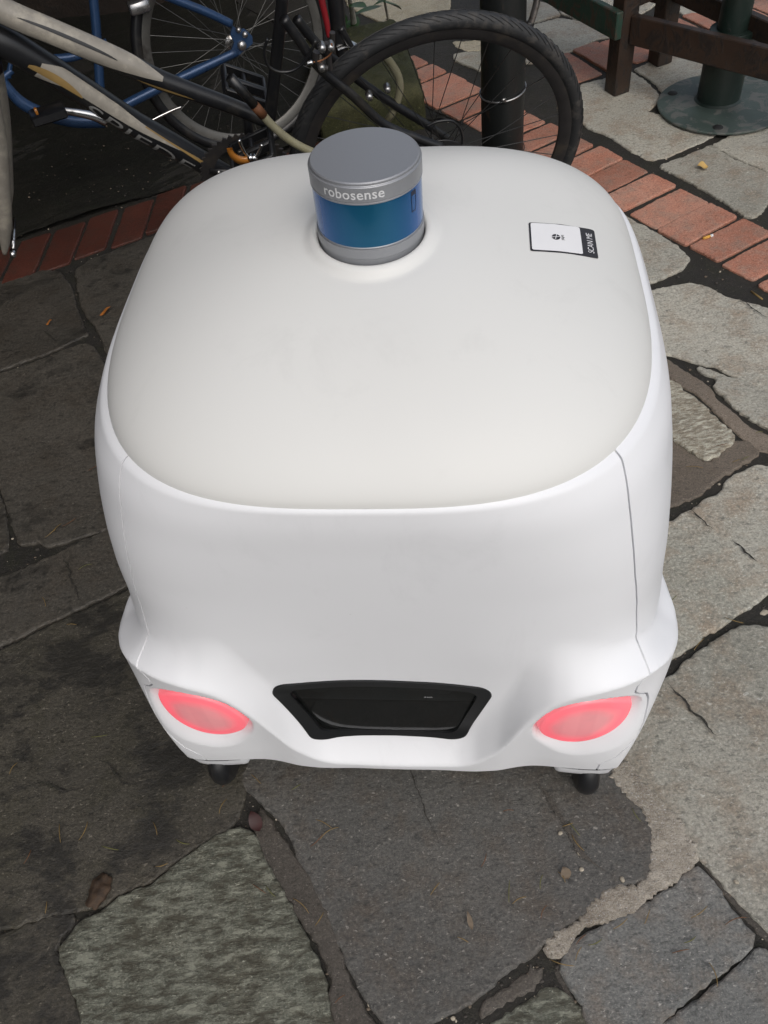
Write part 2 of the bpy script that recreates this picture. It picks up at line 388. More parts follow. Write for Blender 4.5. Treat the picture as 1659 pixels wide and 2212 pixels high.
stone(Z4([(770, 445), (830, 430), (960, 408), (1060, 430), (1150, 482), (1290, 522), (1395, 550), (1600, 620), (1650, 900), (1560, 1010), (1382, 978), (1250, 922), (1140, 872), (1105, 850), (1040, 845), (850, 788), (600, 760), (600, 500)]), 'grey')
stone(Z4B([(545, 478), (640, 500), (750, 545), (960, 602), (1164, 690), (1420, 760), (1420, 1150), (1164, 1015), (1000, 925), (850, 800), (690, 660), (722, 620), (718, 575), (590, 545)]), 'grey')
stone(Z4B([(250, 380), (400, 490), (580, 600), (690, 680), (720, 770), (850, 850), (1000, 1000), (1164, 1070), (1300, 1130), (1300, 1260), (1164, 1215), (1090, 1205), (940, 1100), (800, 975), (640, 795), (540, 708), (430, 662), (320, 580), (200, 500)]), 'brownfill', -.003)
stone(Z4B([(300, 585), (420, 665), (440, 705), (540, 725), (640, 825), (800, 992), (890, 1100), (800, 1175), (720, 1248), (640, 1290), (560, 1258), (420, 1160), (340, 1095), (100, 900), (100, 600)]), 'pale', .004, amp=.006)
stone(Z4B([(200, 1000), (340, 1105), (420, 1172), (640, 1305), (710, 1262), (900, 1118), (1000, 1150), (1090, 1220), (960, 1318), (850, 1392), (770, 1432), (700, 1480), (580, 1570), (480, 1612), (420, 1640), (150, 1720)]), 'brownfill', -.001)
S12 = Z4B([(150, 1850), (370, 1800), (400, 1752), (470, 1722), (520, 1712), (640, 1622), (780, 1570), (830, 1452), (900, 1402), (1000, 1352), (1060, 1322), (1164, 1342), (1400, 1300)])
S12b = Z5B([(1400, 350), (1164, 425), (1080, 490), (1000, 558), (900, 618), (800, 700), (700, 770), (610, 792), (600, 838), (470, 902), (405, 950), (350, 980), (100, 1100)])
stone(S12 + S12b, 'grey', tone=.55)
S13 = Z5B([(-100, 1420), (310, 1165), (380, 1135), (430, 1075), (500, 1010), (660, 892), (800, 790), (890, 732), (1000, 712), (1100, 722), (1500, 760)])
stone(S13 + [(1900, 1700), (1900, 2280), (1800, 2150), (1659, 2012), (1600, 1948), (1560, 1902), (1508, 1842), (1478, 1803), (1452, 1780), (1425, 1735), (1374, 1690), (1347, 1645), (1300, 1560)], 'grey', tone=.12)
cs = [(520, 1690), (430, 1500), (900, 1350), (1290, 1560)]
stone(cs + ZBR([(960, 60), (1050, 175), (1105, 250), (1155, 330), (1178, 400), (1165, 480), (1140, 555), (1080, 578), (1000, 590), (950, 640), (900, 692), (830, 742), (715, 800), (640, 882), (560, 930), (480, 1010), (400, 1078), (300, 1130), (100, 1235)]) + ZBL([(1700, 1300), (1650, 1181), (1590, 1100), (1530, 1000), (1450, 830), (1400, 700), (1330, 560), (1275, 470), (1245, 400), (1200, 310), (1110, 215)]), 'dark')
stone(ZBR([(1050, 45), (1075, 55), (1100, 120), (1170, 200), (1230, 268), (1292, 300), (1310, 350), (1362, 440), (1340, 488), (1300, 512), (1260, 572), (1200, 610), (1130, 650), (1060, 702), (960, 742), (900, 762), (835, 790), (805, 860), (755, 892), (708, 862), (718, 805), (830, 745), (900, 698), (930, 655), (1000, 590), (1100, 575), (1150, 552), (1172, 480), (1172, 400), (1150, 325), (1108, 252), (1055, 200), (985, 100)]), 'mortar', .002, amp=.0085, step=.004)
stone(ZBR([(1345, 505), (1385, 532), (1440, 602), (1530, 722), (1598, 800), (1605, 832), (1540, 900), (1480, 950), (1400, 1000), (1300, 1078), (1180, 1180), (1000, 1330), (920, 1260), (850, 1080), (795, 985), (765, 935), (800, 880), (835, 832), (930, 775), (1100, 685), (1255, 592)]), 'greyblue', .001)
stone(ZBR([(1622, 845), (1700, 900), (2000, 1150), (2000, 1500), (1000, 1500), (1100, 1290), (1200, 1185), (1320, 1090), (1490, 975), (1560, 905)]), 'greyblue')
stone(ZBR([(1360, 485), (1395, 470), (1480, 590), (1580, 700), (1700, 840), (1640, 830), (1560, 730), (1480, 630), (1410, 545)]), 'mudfill', -.005)
stone(ZBR([(680, 922), (702, 975), (640, 1040), (560, 1090), (480, 1130), (412, 1168), (425, 1100), (520, 1030), (600, 968)]), 'mudfill', -.004, amp=.006)
stone(ZBR([(705, 1010), (760, 1022), (820, 1090), (890, 1160), (980, 1300), (400, 1300), (470, 1190), (560, 1140), (620, 1075)]), 'greenstone', -.004)
stone(ZBR([(745, 930), (780, 960), (840, 1080), (930, 1200), (980, 1300), (900, 1180), (820, 1080), (740, 1000)]), 'mudfill', -.006)
# front left
stone(ZBL([(1000, 345), (1070, 352), (1112, 430), (1160, 530), (1220, 650), (1262, 720), (1300, 800), (1360, 900), (1392, 990), (1400, 1080), (1440, 1330), (380, 1330), (330, 1080), (292, 970), (250, 862), (330, 750), (420, 700), (530, 628), (640, 588), (770, 480), (870, 408)]), 'greenstone', .004, amp=.005)
stone(ZBL([(1075, 330), (1110, 225), (1195, 315), (1240, 405), (1270, 475), (1325, 565), (1395, 705), (1445, 835), (1525, 1005), (1600, 1130), (1700, 1330), (1450, 1330), (1405, 1080), (1398, 990), (1365, 895), (1305, 795), (1225, 645), (1165, 525), (1118, 425)]), 'mudfill', -.0015, amp=.006)
stone([(-120, 1462), (0, 1405), (120, 1347), (262, 1282), (420, 1200), (620, 1400), (560, 1600)] + ZBL([(1040, 130), (1052, 210), (1000, 322), (880, 395), (760, 472), (640, 575), (520, 610), (440, 672), (330, 692), (210, 712), (120, 742), (-120, 800)]), 'wetshadestone')
stone(ZBL([(-150, 815), (0, 800), (120, 755), (210, 722), (320, 702), (325, 745), (245, 862), (285, 970), (322, 1085), (370, 1340), (-150, 1340)]), 'wetshadestone', -.003)
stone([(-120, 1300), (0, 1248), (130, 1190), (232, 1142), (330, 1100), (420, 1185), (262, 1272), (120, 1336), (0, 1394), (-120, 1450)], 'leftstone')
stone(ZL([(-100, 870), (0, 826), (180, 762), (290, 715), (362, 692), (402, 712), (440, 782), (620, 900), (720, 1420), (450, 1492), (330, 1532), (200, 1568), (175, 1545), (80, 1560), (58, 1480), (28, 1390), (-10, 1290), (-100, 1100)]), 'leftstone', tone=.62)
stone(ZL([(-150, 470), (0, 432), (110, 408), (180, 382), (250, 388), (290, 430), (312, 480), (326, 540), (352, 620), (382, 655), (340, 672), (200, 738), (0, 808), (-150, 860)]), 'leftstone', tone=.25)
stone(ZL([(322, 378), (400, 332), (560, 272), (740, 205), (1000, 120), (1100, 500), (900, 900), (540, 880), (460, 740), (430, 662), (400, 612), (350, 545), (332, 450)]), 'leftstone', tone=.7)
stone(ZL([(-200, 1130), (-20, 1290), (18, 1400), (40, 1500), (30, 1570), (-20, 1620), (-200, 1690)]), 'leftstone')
# behind: beyond the wheel and under the table
stone(Z3([(60, 190), (170, 150), (320, 112), (470, 140), (560, 172), (640, 200), (645, 232), (560, 248), (380, 325), (250, 372), (110, 405), (-60, 330)]), 'grey', tone=.4)
stone(Z3([(100, -80), (200, 10), (262, 18), (325, 92), (150, 140), (60, 165), (0, 60)]), 'grey', tone=.3)
stone(Z3([(330, 80), (300, 0), (500, -140), (1200, -160), (1180, 90), (940, 20), (700, 180), (560, 160), (430, 120)]), 'grey', tone=.5)
stone(zc([(500, 60), (560, 108), (780, 212), (1000, 330), (1100, 300), (1800, 130), (1800, -300), (300, -300)], 1200, 0, 3.318), 'sand')
stone(zc([(365, 490), (480, 470), (700, 470), (900, 520), (640, 655), (520, 602), (380, 545)], 1600, 0, 2.37), 'grey', tone=.55)
stone(zc([(370, 380), (640, 360), (760, 420), (700, 460), (480, 462), (390, 430)], 1600, 0, 2.37), 'sand', -.004)
stone(Z3([(1160, 30), (1290, 95), (1300, 140), (1160, 110), (1050, 60)]), 'grey')
# plain slabs continuing the paving beyond what the photograph shows
for (x0, y0, x1, y1) in ((1.55, -.2, 2.4, .9), (1.6, 1.0, 2.6, 2.0), (-2.0, -.3, -1.12, .8), (-.9, -1.0, 0, -.25), (.1, -1.1, 1.2, -.3), (-2.2, .9, -1.3, 1.9), (2.0, 2.1, 3.0, 3.0), (1.7, 3.2, 2.8, 4.2), (.9, 4.2, 2.0, 5.2)):
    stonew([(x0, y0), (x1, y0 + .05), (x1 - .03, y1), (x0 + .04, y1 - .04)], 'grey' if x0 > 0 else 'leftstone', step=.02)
def crack(path, wpx, mat='dirt', z=.0016, seed=1):
    r = np.random.default_rng(seed); P = np.array([U(x, y, z) for x, y in path]); S = np.concatenate([[0], np.cumsum(np.linalg.norm(np.diff(P, axis=0), axis=1))])
    n = max(8, int(S[-1] / .006)); s = np.linspace(0, S[-1], n); P = np.stack([np.interp(s, S, P[:, k]) for k in range(2)], 1)
    t = np.gradient(P, axis=0); t /= np.linalg.norm(t, axis=1)[:, None]; nn = np.stack([-t[:, 1], t[:, 0]], 1); off = wobble(n, .0022, r, 3)
    wd = wpx * .00075 * np.clip(np.minimum(np.arange(n), np.arange(n)[::-1]) / (n * .25), .12, 1) * r.uniform(.45, 1.5, n); b = len(STONE_V); mi = STONE_MATS.index(mat)
    for k in range(n):
        for q in (P[k] + nn[k] * (off[k] + wd[k] / 2), P[k] + nn[k] * (off[k] - wd[k] / 2)): STONE_V.append((q[0], q[1], z + .0030))
    for k in range(n - 1): STONE_F.append((b + 2 * k, b + 2 * k + 1, b + 2 * k + 3, b + 2 * k + 2)); STONE_M.append(mi); STONE_T.append(.5)
STONE_MATS.append('dirt')
crack([(1160, 1690), (1185, 1722), (1205, 1758), (1232, 1800), (1258, 1848), (1290, 1872), (1310, 1885)], 11, 'mudfill', seed=2)
crack([(1440, 1478), (1466, 1500), (1490, 1533), (1520, 1560), (1548, 1592)], 5, seed=3)
crack(Z4B([(505, 1725), (560, 1775), (635, 1845), (690, 1890)]), 4, seed=4)
crack(Z4B([(850, 1980), (920, 2030), (980, 2095), (1070, 2165)]), 5, seed=5)
crack(ZL2([(485, 505), (520, 565), (545, 670), (580, 750), (610, 830), (655, 895)]), 4, seed=6)
crack(ZL([(185, 645), (215, 665), (240, 690), (262, 672)]), 5, seed=7)
crack(ZL([(20, 770), (60, 740), (110, 730)]), 4, seed=8)
crack(ZBR([(100, 20), (200, 300), (260, 420)]), 2, seed=9)
crack([(215, 1640), (240, 1655), (262, 1690), (300, 1700)], 4, seed=10)
crack([(60, 1700), (95, 1690), (140, 1712), (180, 1702)], 6, seed=11)
crack([(1590, 640), (1625, 668), (1659, 690)], 4, seed=12)
so = mesh('flagstone_paving', STONE_V, STONE_F, [M[k] for k in STONE_MATS], smooth=False, mi=STONE_M)
a = so.data.attributes.new('tone', 'FLOAT', 'FACE'); a.data.foreach_set('value', STONE_T)
tag(so, kind='structure')

# brick courses
BV, BF, BM, BT = [], [], [], []
def course(p, d, side, length, pitch, n0, n1, mat, seed, skip=()):
    d = np.array(d) / np.linalg.norm(d); side = np.array(side) / np.linalg.norm(side)
    r = np.random.default_rng(seed)
    for i in range(n0, n1):
        g = .010 + r.uniform(0, .006)
        if i in skip: g = .0055
        o = np.array(p) + d * (i * pitch + r.normal() * .003); s0 = r.normal() * .004
        q = [o + side * s0, o + d * (pitch - g) + side * (s0 + r.normal() * .003), o + d * (pitch - g + r.normal() * .002) + side * (length + s0), o + side * (length + s0 + r.normal() * .003)]
        slab([(x, y, 0) for x, y in q], r.normal() * .002 - .001, mat, seed * 50 + i, BV, BF, BM, BT, ['brick', 'brickdark'], amp=.0016, step=.006, bev=.0032, cut=.005)
course((.954, 2.138), (.437, -.899), (-.905, -.405), .195, .1105, -13, 12, 'brick', 3, skip=(-2, 1))
course((.925, 2.784), (.963, .268), (-.30, 1), .225, .118, 0, 9, 'brick', 5)
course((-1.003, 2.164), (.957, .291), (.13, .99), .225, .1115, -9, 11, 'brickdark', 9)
bo = mesh('brick_edging', BV, BF, [M['brick'], M['brickdark']], smooth=False, mi=BM)
a = bo.data.attributes.new('tone', 'FLOAT', 'FACE'); a.data.foreach_set('value', BT)
tag(bo, kind='structure')
# planting bed between the brick course and the wall
nx, ny = 90, 60; xs = np.linspace(-3.4, .72, nx); bedv = []
for j in range(ny):
    for i in range(nx):
        x = xs[i]; lo = 2.40 + (x + .93) * .30 + .02; hi = 4.3
        if x > .2: lo = 2.40 + (1.13) * .30 + .02 + (x - .2) * -.3
        y = lo + (hi - lo) * (j / (ny - 1)) ** 1.5
        x = min(x, .750 - .486 * (y - 2.059))
        bedv.append((x, y, .004 + .012 * math.sin(7 * x + 3 * y) * math.sin(5 * y - 2 * x) + random.uniform(-.004, .004)))
bedf = [(j * nx + i, j * nx + i + 1, (j + 1) * nx + i + 1, (j + 1) * nx + i) for j in range(ny - 1) for i in range(nx - 1)]
tag(mesh('planting_bed', bedv, bedf, M['bed']), kind='structure')

# ------------------------------------------------------------------ delivery robot
YAW = math.atan2(-.214, .977) + R_(1.4); TILT = R_(2.2)
_u = np.array([math.cos(YAW), math.sin(YAW), 0]); _v = np.array([-math.sin(YAW), math.cos(YAW), 0]); _zz = np.array([0, 0, 1.0])
RO = _u * -.139
RM = np.array([_u * math.cos(TILT) - _zz * math.sin(TILT), _v, _zz * math.cos(TILT) + _u * math.sin(TILT)]).T
rm = Matrix.Identity(4)
for i in range(3):
    for j in range(3): rm[i][j] = RM[i, j]
    rm[i][3] = RO[i]
robot = thing('delivery_robot', 'white egg shaped delivery robot with a lidar drum on its roof and red lights', 'robot', mat=rm)
def toloc(p): return RM.T @ (np.asarray(p, float) - RO)

YC, ZS = .811, .73
def ip(z, k): k = np.array(sorted(k)); return np.interp(z, k[:, 0], k[:, 1])
def hip(z, k):
    k = np.array(sorted(k)); x = k[:, 0]; y = k[:, 1]; d = np.gradient(y, x)
    z = np.clip(z, x[0], x[-1]); i = np.clip(np.searchsorted(x, z) - 1, 0, len(x) - 2); h = x[i + 1] - x[i]; t = (z - x[i]) / h
    return (2*t**3 - 3*t**2 + 1) * y[i] + (t**3 - 2*t**2 + t) * h * d[i] + (-2*t**3 + 3*t**2) * y[i + 1] + (t**3 - t**2) * h * d[i + 1]
def sstep(t): t = np.clip(t, 0, 1); return t * t * (3 - 2 * t)
K_A = [(0.73, 0.308), (0.7, 0.3225), (0.66, 0.3314), (0.6, 0.3395), (0.53, 0.3473), (0.44, 0.3515), (0.35, 0.3529), (0.25, 0.3514), (0.15, 0.3502), (0.06, 0.345)]
K_YF = [(.73, .4575), (.70, .4555), (.65, .457), (.55, .4615), (.45, .4675), (.35, .473), (.25, .474), (.15, .474), (.06, .474)]
K_M = [(0.73, 3.1), (0.66, 3.8), (0.55, 4.7), (0.45, 4.3), (0.3, 6.01), (0.15, 13), (0.06, 17)]
K_ZR = [(0, .129), (.05, .13), (.09, .134), (.115, .150), (.135, .180), (.15, .206), (.165, .258), (.18, .311), (.2, .361), (.22, .384), (.25, .395), (.28, .395), (.31, .390), (.345, .372), (.38, .358), (.45, .352), (3, .35)]
K_AM = [(0, 0.033), (0.15, 0.030), (0.2, 0.030), (0.25, 0.035), (0.33, 0.03881), (0.45, 0.01566), (0.6, 0.02828), (3, 0.035)]
K_W = [(0, .068), (.12, .078), (.145, .13), (.175, .15), (.2, .125), (.23, .07), (.28, .040), (.31, .032), (.34, .028), (.42, .026), (3, .026)]
K_B = [(0, 0), (.07, .001), (.15, .008), (.24, .017), (.33, .0186), (.45, .0078), (3, 0)]
K_XP = [(.73, .262), (.715, .265), (.68, .269), (.625, .278), (.57, .288), (.54, .294), (.50, .300), (.43, .306), (.41, .305), (.40, .302), (.391, .297), (.385, .291), (.375, .288), (.36, .289), (.35, .295), (.337, .306), (.32, .311), (.30, .314), (.26, .317), (.237, .317), (.213, .310), (.20, .306), (.185, .302), (.172, .294), (.155, .288), (.06, .288)]
LENS = [(.288, .341), (.27, .357), (.255, .366), (.235, .368), (.218, .358), (.206, .342), (.197, .318), (.193, .295), (.199, .270), (.208, .257), (.225, .246), (.245, .245), (.262, .252), (.277, .265), (.288, .281), (.294, .300), (.295, .318), (.293, .332)]
LIP = [(.299, .337), (.290, .350), (.275, .363), (.257, .372), (.235, .374), (.214, .363), (.201, .346), (.191, .320), (.186, .295), (.190, .268), (.202, .238), (.225, .206), (.25, .196), (.274, .203), (.297, .220), (.308, .244), (.311, .275), (.307, .310)]
def curve(pts, n=12):
    P = np.array(pts, float); m = len(P); out = []
    for i in range(m):
        p0, p1, p2, p3 = P[i - 1], P[i], P[(i + 1) % m], P[(i + 2) % m]
        for t in np.linspace(0, 1, n, endpoint=False):
            out.append(.5 * ((2*p1) + (-p0 + p2)*t + (2*p0 - 5*p1 + 4*p2 - p3)*t*t + (-p0 + 3*p1 - 3*p2 + p3)*t**3))
    return np.array(out)
LENSC, LIPC = curve(LENS, 8), curve(LIP, 8)
def polysd(x, z, poly):
    """signed distance, negative inside"""
    x = np.asarray(x, float).ravel(); z = np.asarray(z, float).ravel()
    a = poly; b = np.roll(poly, -1, 0); e = b - a
    wx = x[:, None] - a[None, :, 0]; wz = z[:, None] - a[None, :, 1]
    t = np.clip((wx * e[:, 0] + wz * e[:, 1]) / (e ** 2).sum(1), 0, 1)
    d = np.hypot(wx - t * e[:, 0], wz - t * e[:, 1]).min(1)
    c = ((a[None, :, 1] > z[:, None]) != (b[None, :, 1] > z[:, None])) & (x[:, None] < e[None, :, 0] * (z[:, None] - a[None, :, 1]) / (e[None, :, 1] + 1e-12) + a[None, :, 0])
    return np.where(c.sum(1) % 2 == 1, -d, d)
SOCK = .020
SG = np.arange(0, 1.6, .002)
def gsm(k, sig):
    v = ip(SG, k); n = int(sig * 3 / .002); kr = np.exp(-.5 * (np.arange(-n, n + 1) * .002 / sig) ** 2); kr /= kr.sum()
    return np.convolve(np.concatenate([v[n:0:-1], v, np.full(n, v[-1])]), kr, 'valid')
def setcurves():
    global ZRG, AMG, WG
    ZRG = gsm(K_ZR, .006); AMG = gsm(K_AM, .02); WG = gsm(K_W, .02)
setcurves()
def section(z, n=900):
    a = hip(z, K_A); yf = hip(z, K_YF); m = hip(z, K_M); th = np.linspace(-np.pi / 2, np.pi / 2, n)
    c = np.cos(th); s = np.sin(th); L = YC - yf; Lb = .243 + .02 * sstep((.73 - z) / .1); m = np.where(s < 0, m, np.maximum(m, 3.9)); n_ = m
    x = a * np.abs(c) ** (2 / m); y = YC + np.where(s < 0, L, Lb) * np.sign(s) * np.abs(s) ** (2 / m)
    return x, y, np.concatenate([[0], np.cumsum(np.hypot(np.diff(x), np.diff(y)))])
def surf_row(z, s, sock=True):
    x, y, S = section(z); s = np.asarray(s, float)
    X = np.interp(s, S, x); Y = np.interp(s, S, y); e = .005
    tx = np.interp(s + e, S, x) - np.interp(np.maximum(s - e, 0), S, x); ty = np.interp(s + e, S, y) - np.interp(np.maximum(s - e, 0), S, y)
    l = np.hypot(tx, ty) + 1e-9; nx, ny = ty / l, -tx / l
    zr = np.interp(s, SG, ZRG); A = np.interp(s, SG, AMG); wv = np.interp(s, SG, WG)
    t = np.clip((zr + wv - z) / wv, 0, 1); q9 = np.clip((t - .9) / .1, 0, 1); tt = np.where(t < .9, t * t, .81 + .18 * (q9 - .45 * q9 * q9)) / .909
    d = A * tt + hip(s, K_B) * sstep((.57 - z) / .17)
    bl = np.clip(zr - z, 0, 1); d = d - .08 * bl - 1.2 * np.clip(bl - .02, 0, 1) ** 2 * sstep((s - .31) / .04)
    d = d - .9 * np.clip(.115 - z, 0, 1) * (1 + 0 * s)
    g = np.exp(-((z - (.098 - .02 * np.abs(s) / .15)) / .0022) ** 2) * sstep((.165 - s) / .02); d = d - .003 * g
    if sock:
        k = (s > .17) & (s < .34)
        if k.any() and .17 < z < .40:
            zz = np.full(k.sum(), z); a1 = polysd(s[k], zz, LIPC); b1 = polysd(s[k], zz, LENSC)
            dl = np.clip(-a1, 0, 1); de = np.clip(b1, 0, 1)
            q = np.where(a1 > 0, 0, np.where(b1 < 0, 1, dl / (dl + de + 1e-9)))
            d[k] -= SOCK * q ** 1.35
    tr = sstep((z - (ZS - .010)) / .010); d = d - .010 * (1 - np.sqrt(np.clip(1 - tr ** 2, 0, 1)))
    return X + nx * d, Y + ny * d, S[-1]
def sp(s, z, off=0.0, sgn=1, sock=False):
    x, y, _ = surf_row(z, np.array([s - .002, s, s + .002]), sock); n = np.array([y[2] - y[0], -(x[2] - x[0])]); n /= np.linalg.norm(n)
    return np.array([sgn * (x[1] + n[0] * off), y[1] + n[1] * off, z])
zs = np.unique(np.round(np.concatenate([np.arange(.068, .44, .0026), np.arange(.44, .70, .006), np.linspace(.70, ZS, 16)]), 5))
GAP = .0012
NP_, NS = 125, 110
pv, sv_ = [], []
for z in zs:
    x, y, S = section(z); kf = np.searchsorted(x[:450], hip(0, [(0, 0), (1, 0)]) + 0)
    sp_ = ip(z, K_XP)
    s1 = np.linspace(0, sp_ - GAP, NP_); s2 = sp_ + GAP + (S[-1] - sp_ - GAP) * (np.linspace(0, 1, NS) ** 1.7)
    X, Y, _ = surf_row(z, s1); pv.append(np.stack([X, Y, np.full_like(X, z)], 1))
    X, Y, _ = surf_row(z, s2); sv_.append(np.stack([X, Y, np.full_like(X, z)], 1))
pv = np.array(pv); sv_ = np.array(sv_)
for G_ in (pv, sv_): G_[..., 2] += .034 * sstep((np.abs(G_[..., 0]) - .09) / .20) * np.clip(1 - (G_[..., 2] - .068) / .10, 0, 1)
def flipx(a): b = a.copy(); b[..., 0] *= -1; return b
full = np.concatenate([flipx(pv)[:, :0:-1], pv], 1)                       # left to right
def rounded(poly, radii, n=14):
    P = np.array(poly, float); m = len(P); out = []
    for i in range(m):
        a, b, c = P[i - 1], P[i], P[(i + 1) % m]; u = (a - b) / np.linalg.norm(a - b); v = (c - b) / np.linalg.norm(c - b)
        th_ = math.acos(np.clip(u.dot(v), -1, 1)); d = radii[i] / math.tan(th_ / 2); h = (u + v) / np.linalg.norm(u + v); ce = b + h * radii[i] / math.sin(th_ / 2)
        p0, p1 = b + u * d - ce, b + v * d - ce; a0 = math.atan2(p0[1], p0[0]); da = (math.atan2(p1[1], p1[0]) - a0 + math.pi) % (2 * math.pi) - math.pi
        out += [ce + radii[i] * np.array([math.cos(a0 + da * k / n), math.sin(a0 + da * k / n)]) for k in range(n + 1)]
    return np.array(out)
WINO = [(-.163, .3465), (-.02, .3515), (.141, .3430), (.099, .1770), (-.118, .1785)]
WOC = rounded(WINO, [.021, .5, .022, .030, .036])
WIC = rounded([(-.138, .3310), (-.02, .3350), (.119, .3280), (.087, .1915), (-.107, .1925)], [.014, .5, .014, .022, .028])
WMC = np.array([(x * .97 - .0004, .262 + (z - .262) * .94) for x, z in WOC])
def add_grid(mb, G, inward, edges, drop=None, ctr=np.array([0, .8])):
    """grid of rows (bottom to top) x columns plus returned edges"""
    nr, nc = G.shape[:2]
    f = []
    for i in range(nr - 1):
        for j in range(nc - 1):
            if drop is not None and drop[i, j]: continue
            f.append((i * nc + j, i * nc + j + 1, (i + 1) * nc + j + 1, (i + 1) * nc + j))
    mb.add(G.reshape(-1, 3), f)
    for e in edges:
        L = {'l': G[:, 0], 'r': G[:, -1], 't': G[-1], 'b': G[0]}[e]; n = len(L); I = L.copy()
        dv = ctr - L[:, :2]; dv /= np.linalg.norm(dv, axis=1)[:, None]
        if e in 'lr': I[:, :2] += dv * inward
        elif e == 't': I[:, :2] += dv * .012; I[:, 2] -= .016
        else: I[:, :2] += dv * .035; I[:, 2] += .004
        ff = [(k, k + 1, n + k + 1, n + k) for k in range(n - 1)]
        if e in 'lt': ff = [q[::-1] for q in ff]
        mb.add(np.concatenate([L, I]), ff)
cz = .5 * (zs[1:] + zs[:-1])[:, None] + 0 * np.zeros((1, full.shape[1] - 1)); cx = .5 * (full[:-1, 1:, 0] + full[:-1, :-1, 0])
drop = (polysd(cx, cz, WMC) < -.004).reshape(cx.shape)
mb = MB(); add_grid(mb, full, .014, 'lrtb', drop); fp = mb.build('front_panel', M['white'], robot); autosmooth(fp, 40)
mb = MB()
add_grid(mb, sv_, .014, 'ltb'); 
Lf = flipx(sv_)[:, ::-1]; add_grid(mb, Lf, .014, 'rtb')
bs = mb.build('body_shell', M['white'], robot); autosmooth(bs, 40)
# dark liner just under the shells, seen through the gaps
mb = MB(); LN = np.concatenate([Lf[::4, ::3], full[::4, ::4], sv_[::4, ::3]], 1)
dv = np.array([0, .8]) - LN[..., :2]; dv /= np.linalg.norm(dv, axis=-1)[..., None]; LN = LN.copy(); LN[..., :2] += dv * .032
wl = (np.abs(LN[..., 0]) < .19) & (LN[..., 1] < .7) & (LN[..., 2] > .13) & (LN[..., 2] < .40)
nr_, nc_ = LN.shape[:2]; ff = []
for i in range(nr_ - 1):
    for j in range(nc_ - 1):
        if not wl[i:i+2, j:j+2].any(): ff.append((i * nc_ + j, i * nc_ + j + 1, (i + 1) * nc_ + j + 1, (i + 1) * nc_ + j))
mb.add(LN.reshape(-1, 3), ff)
bot = LN[0]; n = len(bot); mb.add(np.concatenate([bot, [[0, .8, .075]]]), [(k + 1, k, n) for k in range(n - 1)] + [(0, n - 1, n)])
mb.build('inner_liner', M['gap'], robot)

# roof cover
LID = np.array([.004, .731]); DA, DLF, DLB = .3025, YC - .460, .232
def rho(x, y): L = np.where(y < YC, DLF, DLB); m = np.where(y < YC, 3.1, 3.85); return (np.abs(x / DA) ** m + np.abs((y - YC) / L) ** m + 1e-9) ** (1 / m)
DH, DP, DQ = .125, 1.75, .60
def dome_base(x, y): return ZS - .004 + DH * np.clip(1 - np.clip(rho(x, y), 0, 1) ** DP, 0, 1) ** DQ
_e = .04
_gx = (dome_base(LID[0] + _e, LID[1]) - dome_base(LID[0] - _e, LID[1])) / (2 * _e); _gy = (dome_base(LID[0], LID[1] + _e) - dome_base(LID[0], LID[1] - _e)) / (2 * _e)
_z0 = float(dome_base(LID[0], LID[1]))
def dome_z(x, y):
    r = np.hypot(x - LID[0], y - LID[1]); b = dome_base(x, y); pl = _z0 + .0014 + _gx * .6 * (x - LID[0]) + _gy * .6 * (y - LID[1])
    k = sstep((.070 - r) / .009); return b * (1 - k) + pl * k - .0006 * np.exp(-((r - .072) / .006) ** 2)
NT = 288; th = np.linspace(0, 2 * np.pi, NT, endpoint=False); D2 = np.stack([np.cos(th), np.sin(th)], 1)
lo = np.zeros(NT); hi = np.full(NT, .8)
for _ in range(40):
    md = .5 * (lo + hi); ins = rho(LID[0] + md * D2[:, 0], LID[1] + md * D2[:, 1]) < 1; lo = np.where(ins, md, lo); hi = np.where(ins, hi, md)
RH = .0551
tt = np.concatenate([np.linspace(0, .22, 16), np.linspace(.24, .9, 40), 1 - (1 - np.linspace(.905, 1, 22)) ** 1.0 * 1.0])
dv_ = []
hole = [(RH, -.02), (RH, -.003), (RH + .0015, -.0008)]
for r0, dz in hole:
    x = LID[0] + r0 * D2[:, 0]; y = LID[1] + r0 * D2[:, 1]; dv_.append(np.stack([x, y, dome_z(x, y) + dz], 1))
for t in tt:
    r = RH + .003 + (lo - RH - .003) * t; x = LID[0] + r * D2[:, 0]; y = LID[1] + r * D2[:, 1]; dv_.append(np.stack([x, y, dome_z(x, y)], 1))
e_ = dv_[-1].copy(); e_[:, 2] -= .018; dv_.append(e_)
nr_ = len(dv_); dv_ = np.concatenate(dv_)
df = [(i * NT + j, (i + 1) * NT + j, (i + 1) * NT + (j + 1) % NT, i * NT + (j + 1) % NT) for i in range(nr_ - 1) for j in range(NT)]
tag(mesh('roof_cover', dv_, df, M['dome'], robot), 'matt pale grey roof cover')

